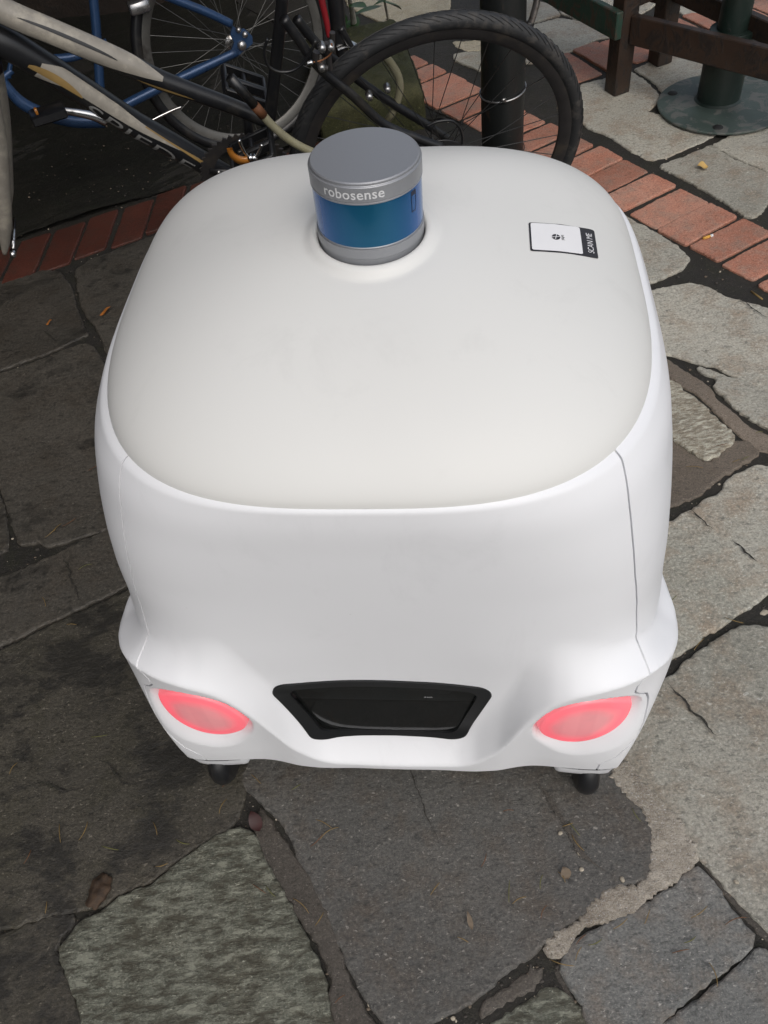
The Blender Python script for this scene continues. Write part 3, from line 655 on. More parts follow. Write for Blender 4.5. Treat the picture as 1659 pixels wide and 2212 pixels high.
# lettering
def text2d(body, spacing=1.0, bold=0.0):
    cu = bpy.data.curves.new('lettering', 'FONT'); cu.body = body; cu.space_character = spacing; cu.resolution_u = 4; cu.offset = bold
    o = bpy.data.objects.new('lettering', cu); COL.objects.link(o); dg = bpy.context.evaluated_depsgraph_get(); dg.update()
    me = bpy.data.meshes.new_from_object(o.evaluated_get(dg)); 
    v = np.array([q.co[:] for q in me.vertices]); f = [tuple(p.vertices) for p in me.polygons]
    bpy.data.objects.remove(o); bpy.data.curves.remove(cu); bpy.data.meshes.remove(me)
    lo_, hi_ = v.min(0), v.max(0); v = (v - lo_)[:, :2]; return v, f, (hi_ - lo_)[:2]
def subdiv_text(v, f, maxlen):
    import bmesh
    bm = bmesh.new(); vs_ = [bm.verts.new((q[0], q[1], 0)) for q in v]
    for q in f:
        try: bm.faces.new([vs_[i] for i in q])
        except ValueError: pass
    bmesh.ops.triangulate(bm, faces=bm.faces[:])
    for _ in range(3):
        es = [e for e in bm.edges if e.calc_length() > maxlen]
        if not es: break
        bmesh.ops.subdivide_edges(bm, edges=es, cuts=1); bmesh.ops.triangulate(bm, faces=bm.faces[:])
    bm.verts.index_update(); v = np.array([q.co[:2] for q in bm.verts]); f = [tuple(x.index for x in q.verts) for q in bm.faces]; bm.free(); return v, f

# lidar drum
LB = _z0 - .012; LR = .0545; LTOP = _z0 + .080
H = LTOP - (_z0 - .002); zA, zB = LTOP - .255 * H, LTOP - .80 * H
o3 = (LID[0], LID[1], 0)
mb = MB(); mb.lathe([(0, LB), (LR - .0008, LB), (LR - .0008, _z0 + .001), (LR, _z0 + .0018), (LR, zB - .0028), (LR - .0012, zB - .0022), (LR - .0012, zB - .0014), (LR - .0002, zB - .0008), (LR - .0012, zB), (0, zB)], 128, o3)
lidar = autosmooth(mb.build('lidar_sensor', M['alu'], robot), 30)
mb = MB(); mb.lathe([(LR - .0010, zB - .001), (LR - .0010, zA + .001)], 128, o3)
m, t, b = newmat('blue_coated_window')
lw = t.nodes.new('ShaderNodeLayerWeight'); lw.inputs[0].default_value = .5
cc = ramp(t, lw.outputs['Facing'], [(.0, (.003, .10, .16)), (.35, (.003, .085, .22)), (.62, (.004, .09, .32)), (.9, (.005, .12, .37))])
t.links.new(cc, b.inputs['Base Color']); b.inputs['Roughness'].default_value = .22; b.inputs['Metallic'].default_value = .45; b.inputs['Coat Weight'].default_value = .15; b.inputs['Coat Roughness'].default_value = .05
M['lidar_blue'] = m
tag(mb.build('window_band', m, lidar), 'blue coated window band')
mb = MB(); mb.lathe([(LR - .003, zA), (LR - .0005, zA), (LR, zA + .0006), (LR, zA + .0014), (LR - .0006, zA + .0018), (LR - .0006, zA + .0024), (LR, zA + .003), (LR, LTOP - .0042), (LR - .0006, LTOP - .0036), (LR - .0012, LTOP - .0034), (LR - .0016, LTOP - .0028), (LR - .0018, LTOP - .0010), (LR - .0030, LTOP), (LR - .004, LTOP), (0, LTOP)], 128, o3)
cap = autosmooth(mb.build('cap', M['alu'], lidar), 25)
_cl = toloc(CAMP); A0 = math.atan2(_cl[1] - LID[1], _cl[0] - LID[0])
v, f, sz = text2d('robosense', 1.06, .012); k = .0600 / sz[0]; v, f = subdiv_text(v * k, f, .0012); hh = sz[1] * k
a0 = A0 - R_(47); zt = zA + .0058
tv = [(LID[0] + (LR + .00025) * math.cos(a0 + x / LR), LID[1] + (LR + .00025) * math.sin(a0 + x / LR), zt + y) for x, y in v]
mesh('lettering', tv, f, M['print'], lidar, smooth=False)
# small dark sticker on the blue band, upper right
mb = MB(); vv = []; pts = [(0, 0), (.0062, 0), (.0082, .006), (.0082, .021), (0, .021)]
for off, q in ((0, pts),):
    fr = [(x, y) for x, y in q]; inn = [(.0008, .0008), (.0058, .0008), (.0073, .0063), (.0073, .0165), (.0008, .0165)]
    P = [(LID[0] + (LR - .0007) * math.cos(A0 + R_(49) + x / LR), LID[1] + (LR - .0007) * math.sin(A0 + R_(49) + x / LR), zA - .0235 + y) for x, y in fr + inn]
    mb.add(P, [(i, (i + 1) % 5, 5 + (i + 1) % 5, 5 + i) for i in range(5)])
M['navy'] = plain('navy_print', (.004, .008, .03), .4)
mb.build('type_label', M['navy'], lidar)

# sticker on the roof (code left out): black frame, white field, emblem and SCAN ME
def on_dome(px, py):
    d = RM.T @ ray(px, py); c = toloc(CAMP); t = .3
    for _ in range(60):
        p = c + d * t; g = p[2] - float(dome_z(np.array(p[0]), np.array(p[1]))); t -= g / d[2] * .9
    return (c + d * t)[:2]
cor = [on_dome(*q) for q in zc([(228, 200), (1032, 297), (1087, 652), (250, 553)], 1976, 800, 3.166)]      # TL TR BR BL
def stk(s, t, off):
    q = (1 - s) * (1 - t) * cor[0] + s * (1 - t) * cor[1] + s * t * cor[2] + (1 - s) * t * cor[3]
    return (q[0], q[1], float(dome_z(q[0], q[1])) + off)
def patch(name, s0, s1, t0, t1, rad, off, mat, parent):
    n = 24; P = []
    for i in range(n * 4):
        a_ = i / (n * 4) * 2 * math.pi; ca, sa = math.cos(a_), math.sin(a_)
        e = 2 / rad; x = np.sign(ca) * abs(ca) ** e; y = np.sign(sa) * abs(sa) ** e
        P.append((.5 * (s0 + s1) + .5 * (s1 - s0) * x, .5 * (t0 + t1) + .5 * (t1 - t0) * y))
    V = []; F = []; K = 9; m_ = len(P); c_ = (.5 * (s0 + s1), .5 * (t0 + t1))
    V.append(stk(*c_, off))
    for k_ in range(1, K + 1):
        for x, y in P: V.append(stk(c_[0] + (x - c_[0]) * k_ / K, c_[1] + (y - c_[1]) * k_ / K, off))
    F += [(0, 1 + (i + 1) % m_, 1 + i) for i in range(m_)]
    for k_ in range(K - 1): F += [(1 + k_ * m_ + i, 1 + k_ * m_ + (i + 1) % m_, 1 + (k_ + 1) * m_ + (i + 1) % m_, 1 + (k_ + 1) * m_ + i) for i in range(m_)]
    return mesh(name, V, F, mat, parent)
st = tag(patch('sticker', 0, 1, 0, 1, 26, .0006, M['black_vinyl'], robot), 'black framed white sticker')
patch('white_field', .026, .765, .03, .965, 24, .0010, M['white_vinyl'], st)
v, f, sz = text2d('SCAN ME', .95); v = v / sz; v, f = subdiv_text(v, f, .08)
mesh('lettering', [stk(.945 - .095 * q[1], .86 - .68 * q[0], .0010) for q in v], f, M['white_vinyl'], st, smooth=False)
P = MB(); n = 40; c0 = (.385, .50); rx, ry = .062, .095
ring = [(c0[0] + rx * math.cos(2 * math.pi * i / n), c0[1] + ry * math.sin(2 * math.pi * i / n)) for i in range(n)]
P.add([stk(*q, .0014) for q in ring], [tuple(range(n))])
mark = P.build('emblem', M['black_vinyl'], st, smooth=False)
P = MB()
for (xa, ya, xb, yb, wd) in ((.322, .52, .447, .48, .008), (.395, .41, .372, .59, .008)):
    dx, dy = xb - xa, yb - ya; l = math.hypot(dx, dy); ox, oy = -dy / l * wd * .6, dx / l * wd
    P.add([stk(xa + ox, ya + oy, .0017), stk(xb + ox, yb + oy, .0017), stk(xb - ox, yb - oy, .0017), stk(xa - ox, ya - oy, .0017)], [(0, 1, 2, 3)])
P.build('emblem_lines', M['white_vinyl'], st, smooth=False)
v, f, sz = text2d('yape'); v = v / sz
mesh('small_lettering', [stk(.515 - .05 * q[1], .59 - .18 * q[0], .0014) for q in v], f, M['black_vinyl'], st, smooth=False)

# camera window
def ring_mesh(mb, A, B, fa, fb):
    n = len(A); mb.add([fa(*q) for q in A] + [fb(*q) for q in B], [(i, (i + 1) % n, n + (i + 1) % n, n + i) for i in range(n)])
def fpt(x, z, off): p = sp(abs(x), z, 0, 1); return (x, p[1] - off, z)
def resample(Cv, n):
    P = np.vstack([Cv, Cv[:1]]); S = np.concatenate([[0], np.cumsum(np.linalg.norm(np.diff(P, axis=0), axis=1))]); s = np.linspace(0, S[-1], n, endpoint=False)
    return np.stack([np.interp(s, S, P[:, 0]), np.interp(s, S, P[:, 1])], 1)
wo = resample(WOC, 160); wi = []
wic = resample(WIC, 160); wi = wic
wo = np.roll(wo, -int(np.argmin(np.hypot(*(wo - wi[0]).T))), 0)
YW = .474
flat = lambda off: (lambda x, z: (x, min(YW, fpt(x, z, 0)[1]) - off, z))
mb = MB(); c_ = wo.mean(0)
ring_mesh(mb, wo, wo, flat(-.006), flat(.0012))
wo2 = c_ + (wo - c_) * np.array([.993, .983]); ring_mesh(mb, wo, wo2, flat(.0012), flat(.0022))
wi2 = wi; ring_mesh(mb, wo2, wi, flat(.0022), flat(.0022)); ring_mesh(mb, wi, wi, flat(.0022), flat(-.001))
win = autosmooth(mb.build('camera_window', M['black_frame'], robot), 40)
m, t, b = newmat('smoked_glass'); b.inputs['Base Color'].default_value = (.012, .013, .013, 1); b.inputs['Roughness'].default_value = .06
tr = t.nodes.new('ShaderNodeBsdfTransparent'); tr.inputs[0].default_value = (.30, .32, .31, 1); mx = t.nodes.new('ShaderNodeMixShader'); mx.inputs[0].default_value = .36
t.links.new(b.outputs[0], mx.inputs[1]); t.links.new(tr.outputs[0], mx.inputs[2]); t.links.new(mx.outputs[0], [q for q in t.nodes if q.type == 'OUTPUT_MATERIAL'][0].inputs[0])
c2 = wi2.mean(0); n = len(wi2); gv = [(c2[0], YW - .0019, c2[1])] + [(q[0], YW - .0019, q[1]) for q in wi2]
mesh('glass', gv, [(0, 1 + (i + 1) % n, 1 + i) for i in range(n)], m, win, smooth=False)
v, f, sz = text2d('ZED', 1.1); k = .0115 / sz[0]
mesh('lettering', [(.045 + q[0] * k, YW - .0023, .303 + q[1] * k * .62) for q in v], f, M['print'], win, smooth=False)
M['inside'] = plain('inside_black', (.10, .105, .105), .6)
M['inside2'] = plain('camera_grey', (.30, .31, .32), .45)
mb = MB(); mb.box((-.015, YW + .055, .262), (.175, .002, .10)); mb.box((-.015, YW + .03, .166), (.175, .026, .002)); mb.box((-.015, YW + .03, .356), (.175, .026, .002))
mb.box((-.188, YW + .03, .262), (.002, .026, .10)); mb.box((.158, YW + .03, .262), (.002, .026, .10)); mb.build('housing', M['inside'], win, smooth=False)
mb = MB(); mb.box((-.015, YW + .028, .300), (.112, .014, .017), bev=.008)
for x in (-.10, .07): mb.tube([(x, YW + .010, .300), (x, YW + .018, .300)], .012, 20)
autosmooth(mb.build('camera_bar', M['inside2'], win), 40)
mb = MB(); mb.box((-.015, YW + .036, .240), (.150, .012, .003), bev=.002); mb.build('shelf', M['inside2'], win)

# tail lights
m, t, b = newmat('red_light_lens'); at = t.nodes.new('ShaderNodeAttribute'); at.attribute_name = 'edge'
co = coords(t); n1 = noise(t, co, 26, 2, .4)
mp = t.nodes.new('ShaderNodeSeparateXYZ'); t.links.new(co, mp.inputs[0])
wv = t.nodes.new('ShaderNodeTexWave'); wv.wave_type = 'BANDS'; wv.bands_direction = 'X'; wv.inputs['Scale'].default_value = 8; wv.inputs['Distortion'].default_value = .6; t.links.new(co, wv.inputs[0])
g = ramp(t, at.outputs['Fac'], [(.0, .42), (.45, .46), (.62, .62), (.78, .95), (.93, .90), (1.0, .65)])
vr = ramp(t, n1, [(.36, .80), (.6, 1.0)]); g2 = mixc(t, g, vr, 1.0, 'MULTIPLY')
bars = ramp(t, wv.outputs[0], [(.3, .72), (.6, 1.0)])
base = mixc(t, (.66, .52, .51), (.60, .48, .47), ramp(t, wv.outputs[0], [(.3, 0.0), (.6, 1.0)]))
base = mixc(t, base, (.62, .20, .22), g)
t.links.new(base, b.inputs['Base Color']); b.inputs['Roughness'].default_value = .22; b.inputs['Emission Color'].default_value = (1, .055, .11, 1)
es = t.nodes.new('ShaderNodeMath'); es.operation = 'MULTIPLY'; es.inputs[1].default_value = .80; t.links.new(g2, es.inputs[0]); t.links.new(es.outputs[0], b.inputs['Emission Strength'])
M['red_light'] = m
lc = resample(LENSC, 96)
for sg in (-1, 1):
    cen = lc.mean(0); rings = [0, .15, .3, .45, .55, .65, .72, .78, .84, .90, .94, .97, 1.0]
    V, F, E = [], [], []
    for r_ in rings[1:]:
        for q in lc:
            p = cen + (q - cen) * r_; dep = -SOCK + .0195 + .003 * (1 - r_ ** 2) - (0 if r_ < .94 else .006 * ((r_ - .94) / .06) ** 2)
            V.append(sp(p[0], p[1], dep, sg)); E.append(r_)
    for q in lc: V.append(sp(*(cen + (q - cen) * 1.0), -SOCK - .004, sg)); E.append(1.0)
    V.append(sp(cen[0], cen[1], -SOCK + .0225, sg)); E.append(0); nn_ = 96; L_ = len(V) - 1
    F += [(L_, i, (i + 1) % nn_) for i in range(nn_)]
    for k_ in range(len(rings) - 1): F += [(k_ * nn_ + i, (k_ + 1) * nn_ + i, (k_ + 1) * nn_ + (i + 1) % nn_, k_ * nn_ + (i + 1) % nn_) for i in range(nn_)]
    if sg > 0: F = [q[::-1] for q in F]
    o = autosmooth(mesh('tail_light', np.array(V), F, m, robot), 50); at_ = o.data.attributes.new('edge', 'FLOAT', 'POINT'); at_.data.foreach_set('value', E)

# castors and their covers
for sg in (-1, 1):
    cx_ = .290 * sg; cy_ = .490
    ax = [(0, 1, 0), (0, 0, 1), (1, 0, 0)]
    mb = MB(); mb.lathe([(.012, -.017), (.040, -.017), (.047, -.0155), (.0525, -.010), (.0545, -.004), (.055, .0), (.0545, .004), (.0525, .010), (.047, .0155), (.040, .017), (.012, .017)], 48, (cx_, cy_, .056), ax, closed=True)
    cw = tag(autosmooth(mb.build('castor_wheel', M['rubber'], robot), 50), 'black rubber castor')
    mb = MB()
    for q in (-1, 1): mb.box((cx_ + q * .024, cy_ + .004, .078), (.004, .022, .034), bev=.002)
    mb.box((cx_, cy_ + .006, .116), (.028, .026, .006), bev=.002); mb.tube([(cx_ - .03, cy_, .056), (cx_ + .03, cy_, .056)], .008, 16)
    autosmooth(mb.build('castor_fork', M['black_frame'], robot), 40)
    mb = MB(); V = []
    for z_, g_ in ((.120, .004), (.100, .0), (.088, -.002), (.084, -.006), (.086, -.016)):
        row_ = []
        for s_ in np.linspace(.225, .325, 20):
            e = max(0, (abs(s_ - .275) - .036) / .014); row_.append(sp(s_, .115, -.008 + g_ - .02 * e * e, sg)); row_[-1][2] = z_ + (.012 * e ** 2 if z_ < .11 else 0)
        V.append(row_)
    V = np.array(V); nr_, nc_ = V.shape[:2]; F = [(i * nc_ + j, i * nc_ + j + 1, (i + 1) * nc_ + j + 1, (i + 1) * nc_ + j) for i in range(nr_ - 1) for j in range(nc_ - 1)]
    if sg > 0: F = [q[::-1] for q in F]
    mesh('castor_cover', V.reshape(-1, 3), F, M['white'], robot)

# ------------------------------------------------------------------ bicycles
class Plane:
    """upright plane of a bicycle: x forward, y to the viewer's side, z up along the frame"""
    def __init__(s, hub, az, lean, r):
        a, l = R_(az), R_(lean); s.r = r
        d = np.array([math.cos(a), math.sin(a), 0]); nr = np.array([-math.sin(a), math.cos(a), 0])
        s.up = math.cos(l) * np.array([0, 0, 1.0]) + math.sin(l) * nr; s.x = -d; s.y = np.cross(s.up, s.x); s.hub = np.array(hub, float)
        s.o = s.hub - r * s.up; s.A = np.array([s.x, s.y, s.up])
        m = Matrix.Identity(4)
        for i in range(3):
            m[i][0] = s.x[i]; m[i][1] = s.y[i]; m[i][2] = s.up[i]; m[i][3] = s.o[i]
        s.m = m
    def q(s, px, py, off=0.0):
        d = ray(px, py); t = (s.o + off * s.y - CAMP).dot(s.y) / d.dot(s.y); p = s.A @ (CAMP + t * d - s.o); return (p[0], off, p[2])
    def depth(s, p): return float((RC.T @ (s.o + s.A.T @ np.array(p) - CAMP))[2])
    def rad(s, p, wpx): return .5 * wpx * s.depth(p) / PF
def smooth_path(P, n=8):
    P = np.array(P, float); P = np.vstack([2 * P[0] - P[1], P, 2 * P[-1] - P[-2]]); out = []
    for i in range(1, len(P) - 2):
        for t in np.linspace(0, 1, n, endpoint=False):
            p0, p1, p2, p3 = P[i - 1:i + 3]; out.append(.5 * ((2*p1) + (-p0 + p2)*t + (2*p0 - 5*p1 + 4*p2 - p3)*t*t + (-p0 + 3*p1 - 3*p2 + p3)*t**3))
    out.append(P[-2]); return np.array(out)
AXY = [(1, 0, 0), (0, 0, 1), (0, 1, 0)]        # lathe axis along local y
def wheel_parts(parent, c, r, rt, rimmat, spokemat, nsp=32, rimw=.011, hub_r=.018, rimh=.022, tread=True, tyre='tyre'):
    c = np.array(c, float)
    prof = [(r - rt + rt * math.cos(a), rt * math.sin(a)) for a in np.linspace(-math.pi, math.pi, 17)[:-1]]
    mb = MB(); mb.lathe(prof, 128, c, AXY, closed=True)
    if tread:
        for k in range(96):
            for sg in (-1, 1):
                a0 = 2 * math.pi * k / 96; P = []
                for j in range(5):
                    a = a0 + .016 * j * 1.5; ph = sg * (.30 + .17 * j); rr = r - rt + (rt + .0006) * math.cos(ph)
                    P.append(c + np.array([rr * math.cos(a), (rt + .0006) * math.sin(ph), rr * math.sin(a)]))
                mb.tube(P, .0009, 4, False)
    mb.build('tyre', M[tyre], parent)
    ri = r - 2 * rt
    mb = MB(); mb.lathe([(ri + .006, -rimw), (ri + .006, rimw), (ri - rimh * .5, rimw * .95), (ri - rimh, rimw * .35), (ri - rimh, -rimw * .35), (ri - rimh * .5, -rimw * .95)], 96, c, AXY, closed=True)
    autosmooth(mb.build('rim', rimmat, parent), 35)
    mb = MB()
    for k in range(nsp):
        a = 2 * math.pi * k / nsp; sg = -1 if k % 2 else 1; tw = (1 if (k // 2) % 2 else -1) * 1.15
        p0 = c + np.array([hub_r * 1.1 * math.cos(a + tw), sg * .028, hub_r * 1.1 * math.sin(a + tw)]); p1 = c + np.array([(ri - rimh + .004) * math.cos(a), 0, (ri - rimh + .004) * math.sin(a)])
        mb.tube([p0, p1], .0010, 5, False)
    mb.build('spokes', spokemat, parent)
    mb = MB(); mb.lathe([(0, -.056), (.006, -.055), (.006, -.036), (hub_r * 1.3, -.034), (hub_r * 1.3, -.028), (hub_r * .7, -.022), (hub_r * .7, .022), (hub_r * 1.3, .028), (hub_r * 1.3, .034), (.006, .036), (.006, .055), (0, .056)], 32, c, AXY)
    return autosmooth(mb.build('hub', M['steel'], parent), 35)

B1 = Plane((.268, 1.80, .345), 0, -15, .345)
bike = thing('bicycle', 'white black and gold bicycle without front wheel locked beside the black post', 'bicycle', mat=B1.m)
HB = (0, 0, B1.r)
wheel_parts(bike, HB, .345, .0165, M['rim'], M['spoke'], 32)
def painted_tube(name, px, wid, mat, off=0.0, n=20, parent=bike, P_=B1, ell=None):
    pts = [P_.q(x, y, off) for x, y in px]; rr = [P_.rad(p, w_) for p, w_ in zip(pts, wid)] if not np.isscalar(wid) else wid
    path = smooth_path(pts, 8); s0 = np.linspace(0, 1, len(pts)); r_ = np.interp(np.linspace(0, 1, len(path)), s0, rr) if not np.isscalar(rr) else rr
    mb = MB(); mb.tube(path, r_, n, True, ell=ell); return mb.build(name, mat, parent), path, r_
def along(path, rr, t0, t1, a0, a1, lift, nt=24, na=6, side=None):
    """strip on the surface of a tube: t along (0..1), a around in degrees from the viewer's side (positive up)"""
    S = np.concatenate([[0], np.cumsum(np.linalg.norm(np.diff(path, axis=0), axis=1))]); S /= S[-1]
    rr = np.full(len(path), rr) if np.isscalar(rr) else rr; V = []
    for i in range(nt):
        u = i / (nt - 1); t = t0 + (t1 - t0) * u
        p = np.array([np.interp(t, S, path[:, k]) for k in range(3)]); e = .01
        tg = np.array([np.interp(t + e, S, path[:, k]) - np.interp(t - e, S, path[:, k]) for k in range(3)]); tg /= np.linalg.norm(tg)
        yv = np.array([0, 1.0, 0]); yv -= tg * tg.dot(yv); yv /= np.linalg.norm(yv); zv = np.cross(yv, tg); zv *= np.sign(zv[2]); r_ = np.interp(t, S, rr) + lift
        lo_ = a0(u) if callable(a0) else a0; hi_ = a1(u) if callable(a1) else a1
        for j in range(na):
            a = R_(lo_ + (hi_ - lo_) * j / (na - 1)); V.append(p + r_ * (math.cos(a) * yv + math.sin(a) * zv))
    F = [(i * na + j, i * na + j + 1, (i + 1) * na + j + 1, (i + 1) * na + j) for i in range(nt - 1) for j in range(na - 1)]
    return V, F
tt_o, tp, tr_ = painted_tube('top_tube', [(-75, -22), (20, 30), (110, 68), (200, 106), (275, 139), (340, 170), (420, 200), (500, 229), (580, 262)], [54, 54, 52, 50, 48, 42, 36, 33, 31], M['bike_black'])
V, F = along(tp, tr_, .02, .60, lambda u: -28 + 62 * max(0, (u - .60) / .40) ** 1.3 - 4, lambda u: 118 - 60 * max(0, (u - .62) / .38) ** 2, .0006, 40, 12); mesh('white_decal', V, F, M['bike_white'], tt_o)
V, F = along(tp, tr_, .14, .445, lambda u: 33 - 3 * u, lambda u: 33 + 15 * math.sin(math.pi * min(1, u * 1.02)) ** .5, .0011, 30, 5); mesh('black_stripe', V, F, M['bike_black'], tt_o)
V, F = along(tp, tr_, .52, .72, lambda u: -22 + 10 * u - 4 * math.sin(u * 3.1), lambda u: -22 + 10 * u + 12 * math.sin(math.pi * u) ** .6, .0010, 24, 5); mesh('gold_stripe', V, F, M['bike_gold'], tt_o)
dt_o, dp, dr_ = painted_tube('down_tube', [(-70, 60), (10, 92), (95, 142), (180, 196), (279, 260), (340, 295), (430, 346), (500, 384), (535, 400)], [70, 68, 62, 58, 54, 52, 47, 42, 40], M['bike_black'])
V, F = along(dp, dr_, .20, .80, lambda u: 8 + 40 * u ** 3 - 40 * max(0, .16 - u) / .16, lambda u: 70 - 20 * u ** 2 - 32 * max(0, .1 - u) / .1, .0006, 44, 10); mesh('white_decal', V, F, M['bike_white'], dt_o)
V, F = along(dp, dr_, .17, .345, lambda u: -4 + 8 * u, lambda u: 8 + 22 * math.sin(math.pi * u) ** .7, .0010, 24, 6); mesh('gold_decal', V, F, M['bike_gold'], dt_o)
V, F = along(dp, dr_, .46, .80, lambda u: 66 - 22 * u - 10 * math.sin(math.pi * u), lambda u: 76, .0011, 30, 6); mesh('black_stripe', V, F, M['bike_black'], dt_o)
V, F = along(dp, dr_, .56, .845, lambda u: 44 - 22 * u, lambda u: 50 - 22 * u + 18 * max(0, u - .3), .0014, 30, 6); mesh('gold_stripe', V, F, M['bike_gold'], dt_o)
v, f, sz = text2d('SPIEDE', 1.05); v = v / sz; v, f = subdiv_text(v, f, .06)
S_ = np.concatenate([[0], np.cumsum(np.linalg.norm(np.diff(dp, axis=0), axis=1))]); S_ /= S_[-1]; TV = []
for q in v:
    Vq, _ = along(dp, dr_, .375 + .40 * q[0], .376 + .40 * q[0], -58 + 62 * q[1], -57 + 62 * q[1], .0011, 2, 2); TV.append(Vq[0])
M['letter_grey'] = plain('silver_letters', (.20, .20, .195), .4)
mesh('lettering', TV, f, M['letter_grey'], dt_o, smooth=False)
BB = B1.q(548, 392); 
painted_tube('seat_tube', [(548, 395), (572, 300), (585, 235), (600, 100), (612, -20)], [27, 27, 27, 27, 27], M['bike_black'])
painted_tube('seat_post', [(609, 10), (616, -60), (630, -230)], [22, 22, 22], M['bike_black'])
for off, px in ((.045, [(612, 40), (640, 78), (690, 146), (760, 205), (830, 268), (905, 300), (955, 318)]), (-.045, [(640, 40), (675, 84), (711, 120), (760, 162), (830, 212), (921, 269), (972, 303)])):
    painted_tube('seat_stay', px, .0095, M['bike_black'], off)
for off in (.045, -.045):
    P0 = np.array(BB); P1 = np.array(HB); mb = MB(); mb.tube(smooth_path([(P0[0], off * .5, P0[2]), (P0[0] - .1, off * .75, P0[2] + .01), (.02, off, P1[2] - .01)]), .0095, 12); mb.build('chain_stay', M['bike_black'], bike)
mb = MB(); mb.tube([(BB[0], -.038, BB[2]), (BB[0], .038, BB[2])], .024, 24); mb.build('bottom_bracket', M['bike_black'], bike)
# sprockets with guard disc
mb = MB(); mb.lathe([(0, .030), (.072, .030), (.074, .0315), (.072, .033), (0, .034)], 64, HB, AXY); sd_ = mb.build('spoke_guard', M['bike_black'], bike)
mb = MB()
for k in range(6): rr = .058 - .006 * k; mb.lathe([(.012, .036 + .004 * k), (rr, .036 + .004 * k), (rr, .038 + .004 * k), (.012, .038 + .004 * k)], 40, HB, AXY)
mb.build('sprockets', M['rim'], bike)
# chain ring with teeth
RC_ = B1.q(532, 372, .045); mb = MB(); rr = .098; prof = []
for k in range(180):
    a = 2 * math.pi * k / 180; ro = rr + .0035 * math.sin(k * 2 * math.pi / 4); prof.append((ro * math.cos(a), ro * math.sin(a)))
inn = [(.070 * math.cos(2 * math.pi * k / 180), .070 * math.sin(2 * math.pi * k / 180)) for k in range(180)]
V = [(RC_[0] + x, .045 + dy, RC_[2] + z) for dy in (-.002, .002) for (x, z) in prof + inn]; n = 180
F = [(o_ + i, o_ + (i + 1) % n, o_ + n + (i + 1) % n, o_ + n + i) for o_ in (0, 2 * n) for i in range(n)] + [(i, (i + 1) % n, 2 * n + (i + 1) % n, 2 * n + i) for i in range(n)]
mesh('chain_ring', V, F, M['rim'], bike, smooth=False)
mb = MB()
for k in range(5):
    a = 2 * math.pi * k / 5 + .3; mb.tube([(RC_[0], .046, RC_[2]), (RC_[0] + .08 * math.cos(a), .046, RC_[2] + .08 * math.sin(a))], .007, 8)
mb.lathe([(0, .04), (.03, .04), (.03, .05), (0, .052)], 32, (RC_[0], 0, RC_[2]), AXY); mb.build('crank_spider', M['bike_black'], bike)
for k in range(5):
    a = 2 * math.pi * k / 5 + .3; mb = MB(); mb.lathe([(0, .055), (.004, .055), (.005, .05)], 10, (RC_[0] + .06 * math.cos(a), 0, RC_[2] + .06 * math.sin(a)), AXY); mb.build('ring_bolt', M['steel'], bike)
def pedal(px, py, off, ang, refl):
    c = np.array(B1.q(px, py, off)); ca, sa = math.cos(ang), math.sin(ang); ax = [(ca, 0, sa), (0, 1, 0), (-sa, 0, ca)]
    p_ = MB()
    p_.box(c, (.047, .006, .011), ax, bev=.003); 
    for q in (-.040, .040): p_.box(c + np.array(ax[1]) * q, (.047, .004, .010), ax, bev=.002)
    for q in (-.045, .045): p_.box(c + np.array(ax[0]) * q, (.004, .040, .010), ax, bev=.002)
    p_.tube([c + np.array([0, -.05, 0]), c + np.array([0, .05, 0])], .006, 10)
    o = autosmooth(p_.build('pedal', M['bike_black'], bike), 40)
    if refl:
        e = MB(); e.box(c + np.array(ax[0]) * -.050, (.002, .022, .008), ax, bev=.001); e.build('reflector', M['orange'], o)
    return c
pc = pedal(528, 186, -.115, .55, False)
mb = MB(); mb.tube([(BB[0], -.06, BB[2]), tuple(pc + np.array([0, .055, 0]))], [.013, .009], 12); mb.build('crank_arm', M['bike_black'], bike)
pc2 = pedal(545, 330, .12, -.3, False)
rf = B1.q(538, 347, .17); mb = MB(); V = []
for i in range(14):
    a = math.pi * (.98 + .55 * i / 13); V += [(rf[0] + .004 - .036 * math.cos(a) * .9, .17, rf[2] + .030 + .040 * math.sin(a)), (rf[0] + .004 - .022 * math.cos(a), .17, rf[2] + .030 + .024 * math.sin(a)), (rf[0] + .004 - .036 * math.cos(a) * .9, .163, rf[2] + .030 + .040 * math.sin(a)), (rf[0] + .004 - .022 * math.cos(a), .163, rf[2] + .030 + .024 * math.sin(a))]
F = []
for i in range(13): a_ = i * 4; F += [(a_, a_ + 1, a_ + 5, a_ + 4), (a_ + 2, a_ + 6, a_ + 7, a_ + 3), (a_, a_ + 4, a_ + 6, a_ + 2), (a_ + 1, a_ + 3, a_ + 7, a_ + 5)]
mesh('pedal_reflector', V, F, M['orange'], bike)
mb = MB()
for px in ([(516, 302), (523, 318), (532, 334), (541, 342)], [(566, 312), (560, 326), (553, 338), (548, 342)]): mb.tube(smooth_path([B1.q(x, y, .16) for x, y in px]), .0035, 10)
for x in (541, 549): mb.lathe([(0, .165), (.006, .165), (.007, .155), (0, .153)], 14, (B1.q(x, 342, .16)[0], 0, B1.q(x, 342, .16)[2]), AXY)
mb.build('toe_clip', M['chrome'], bike)
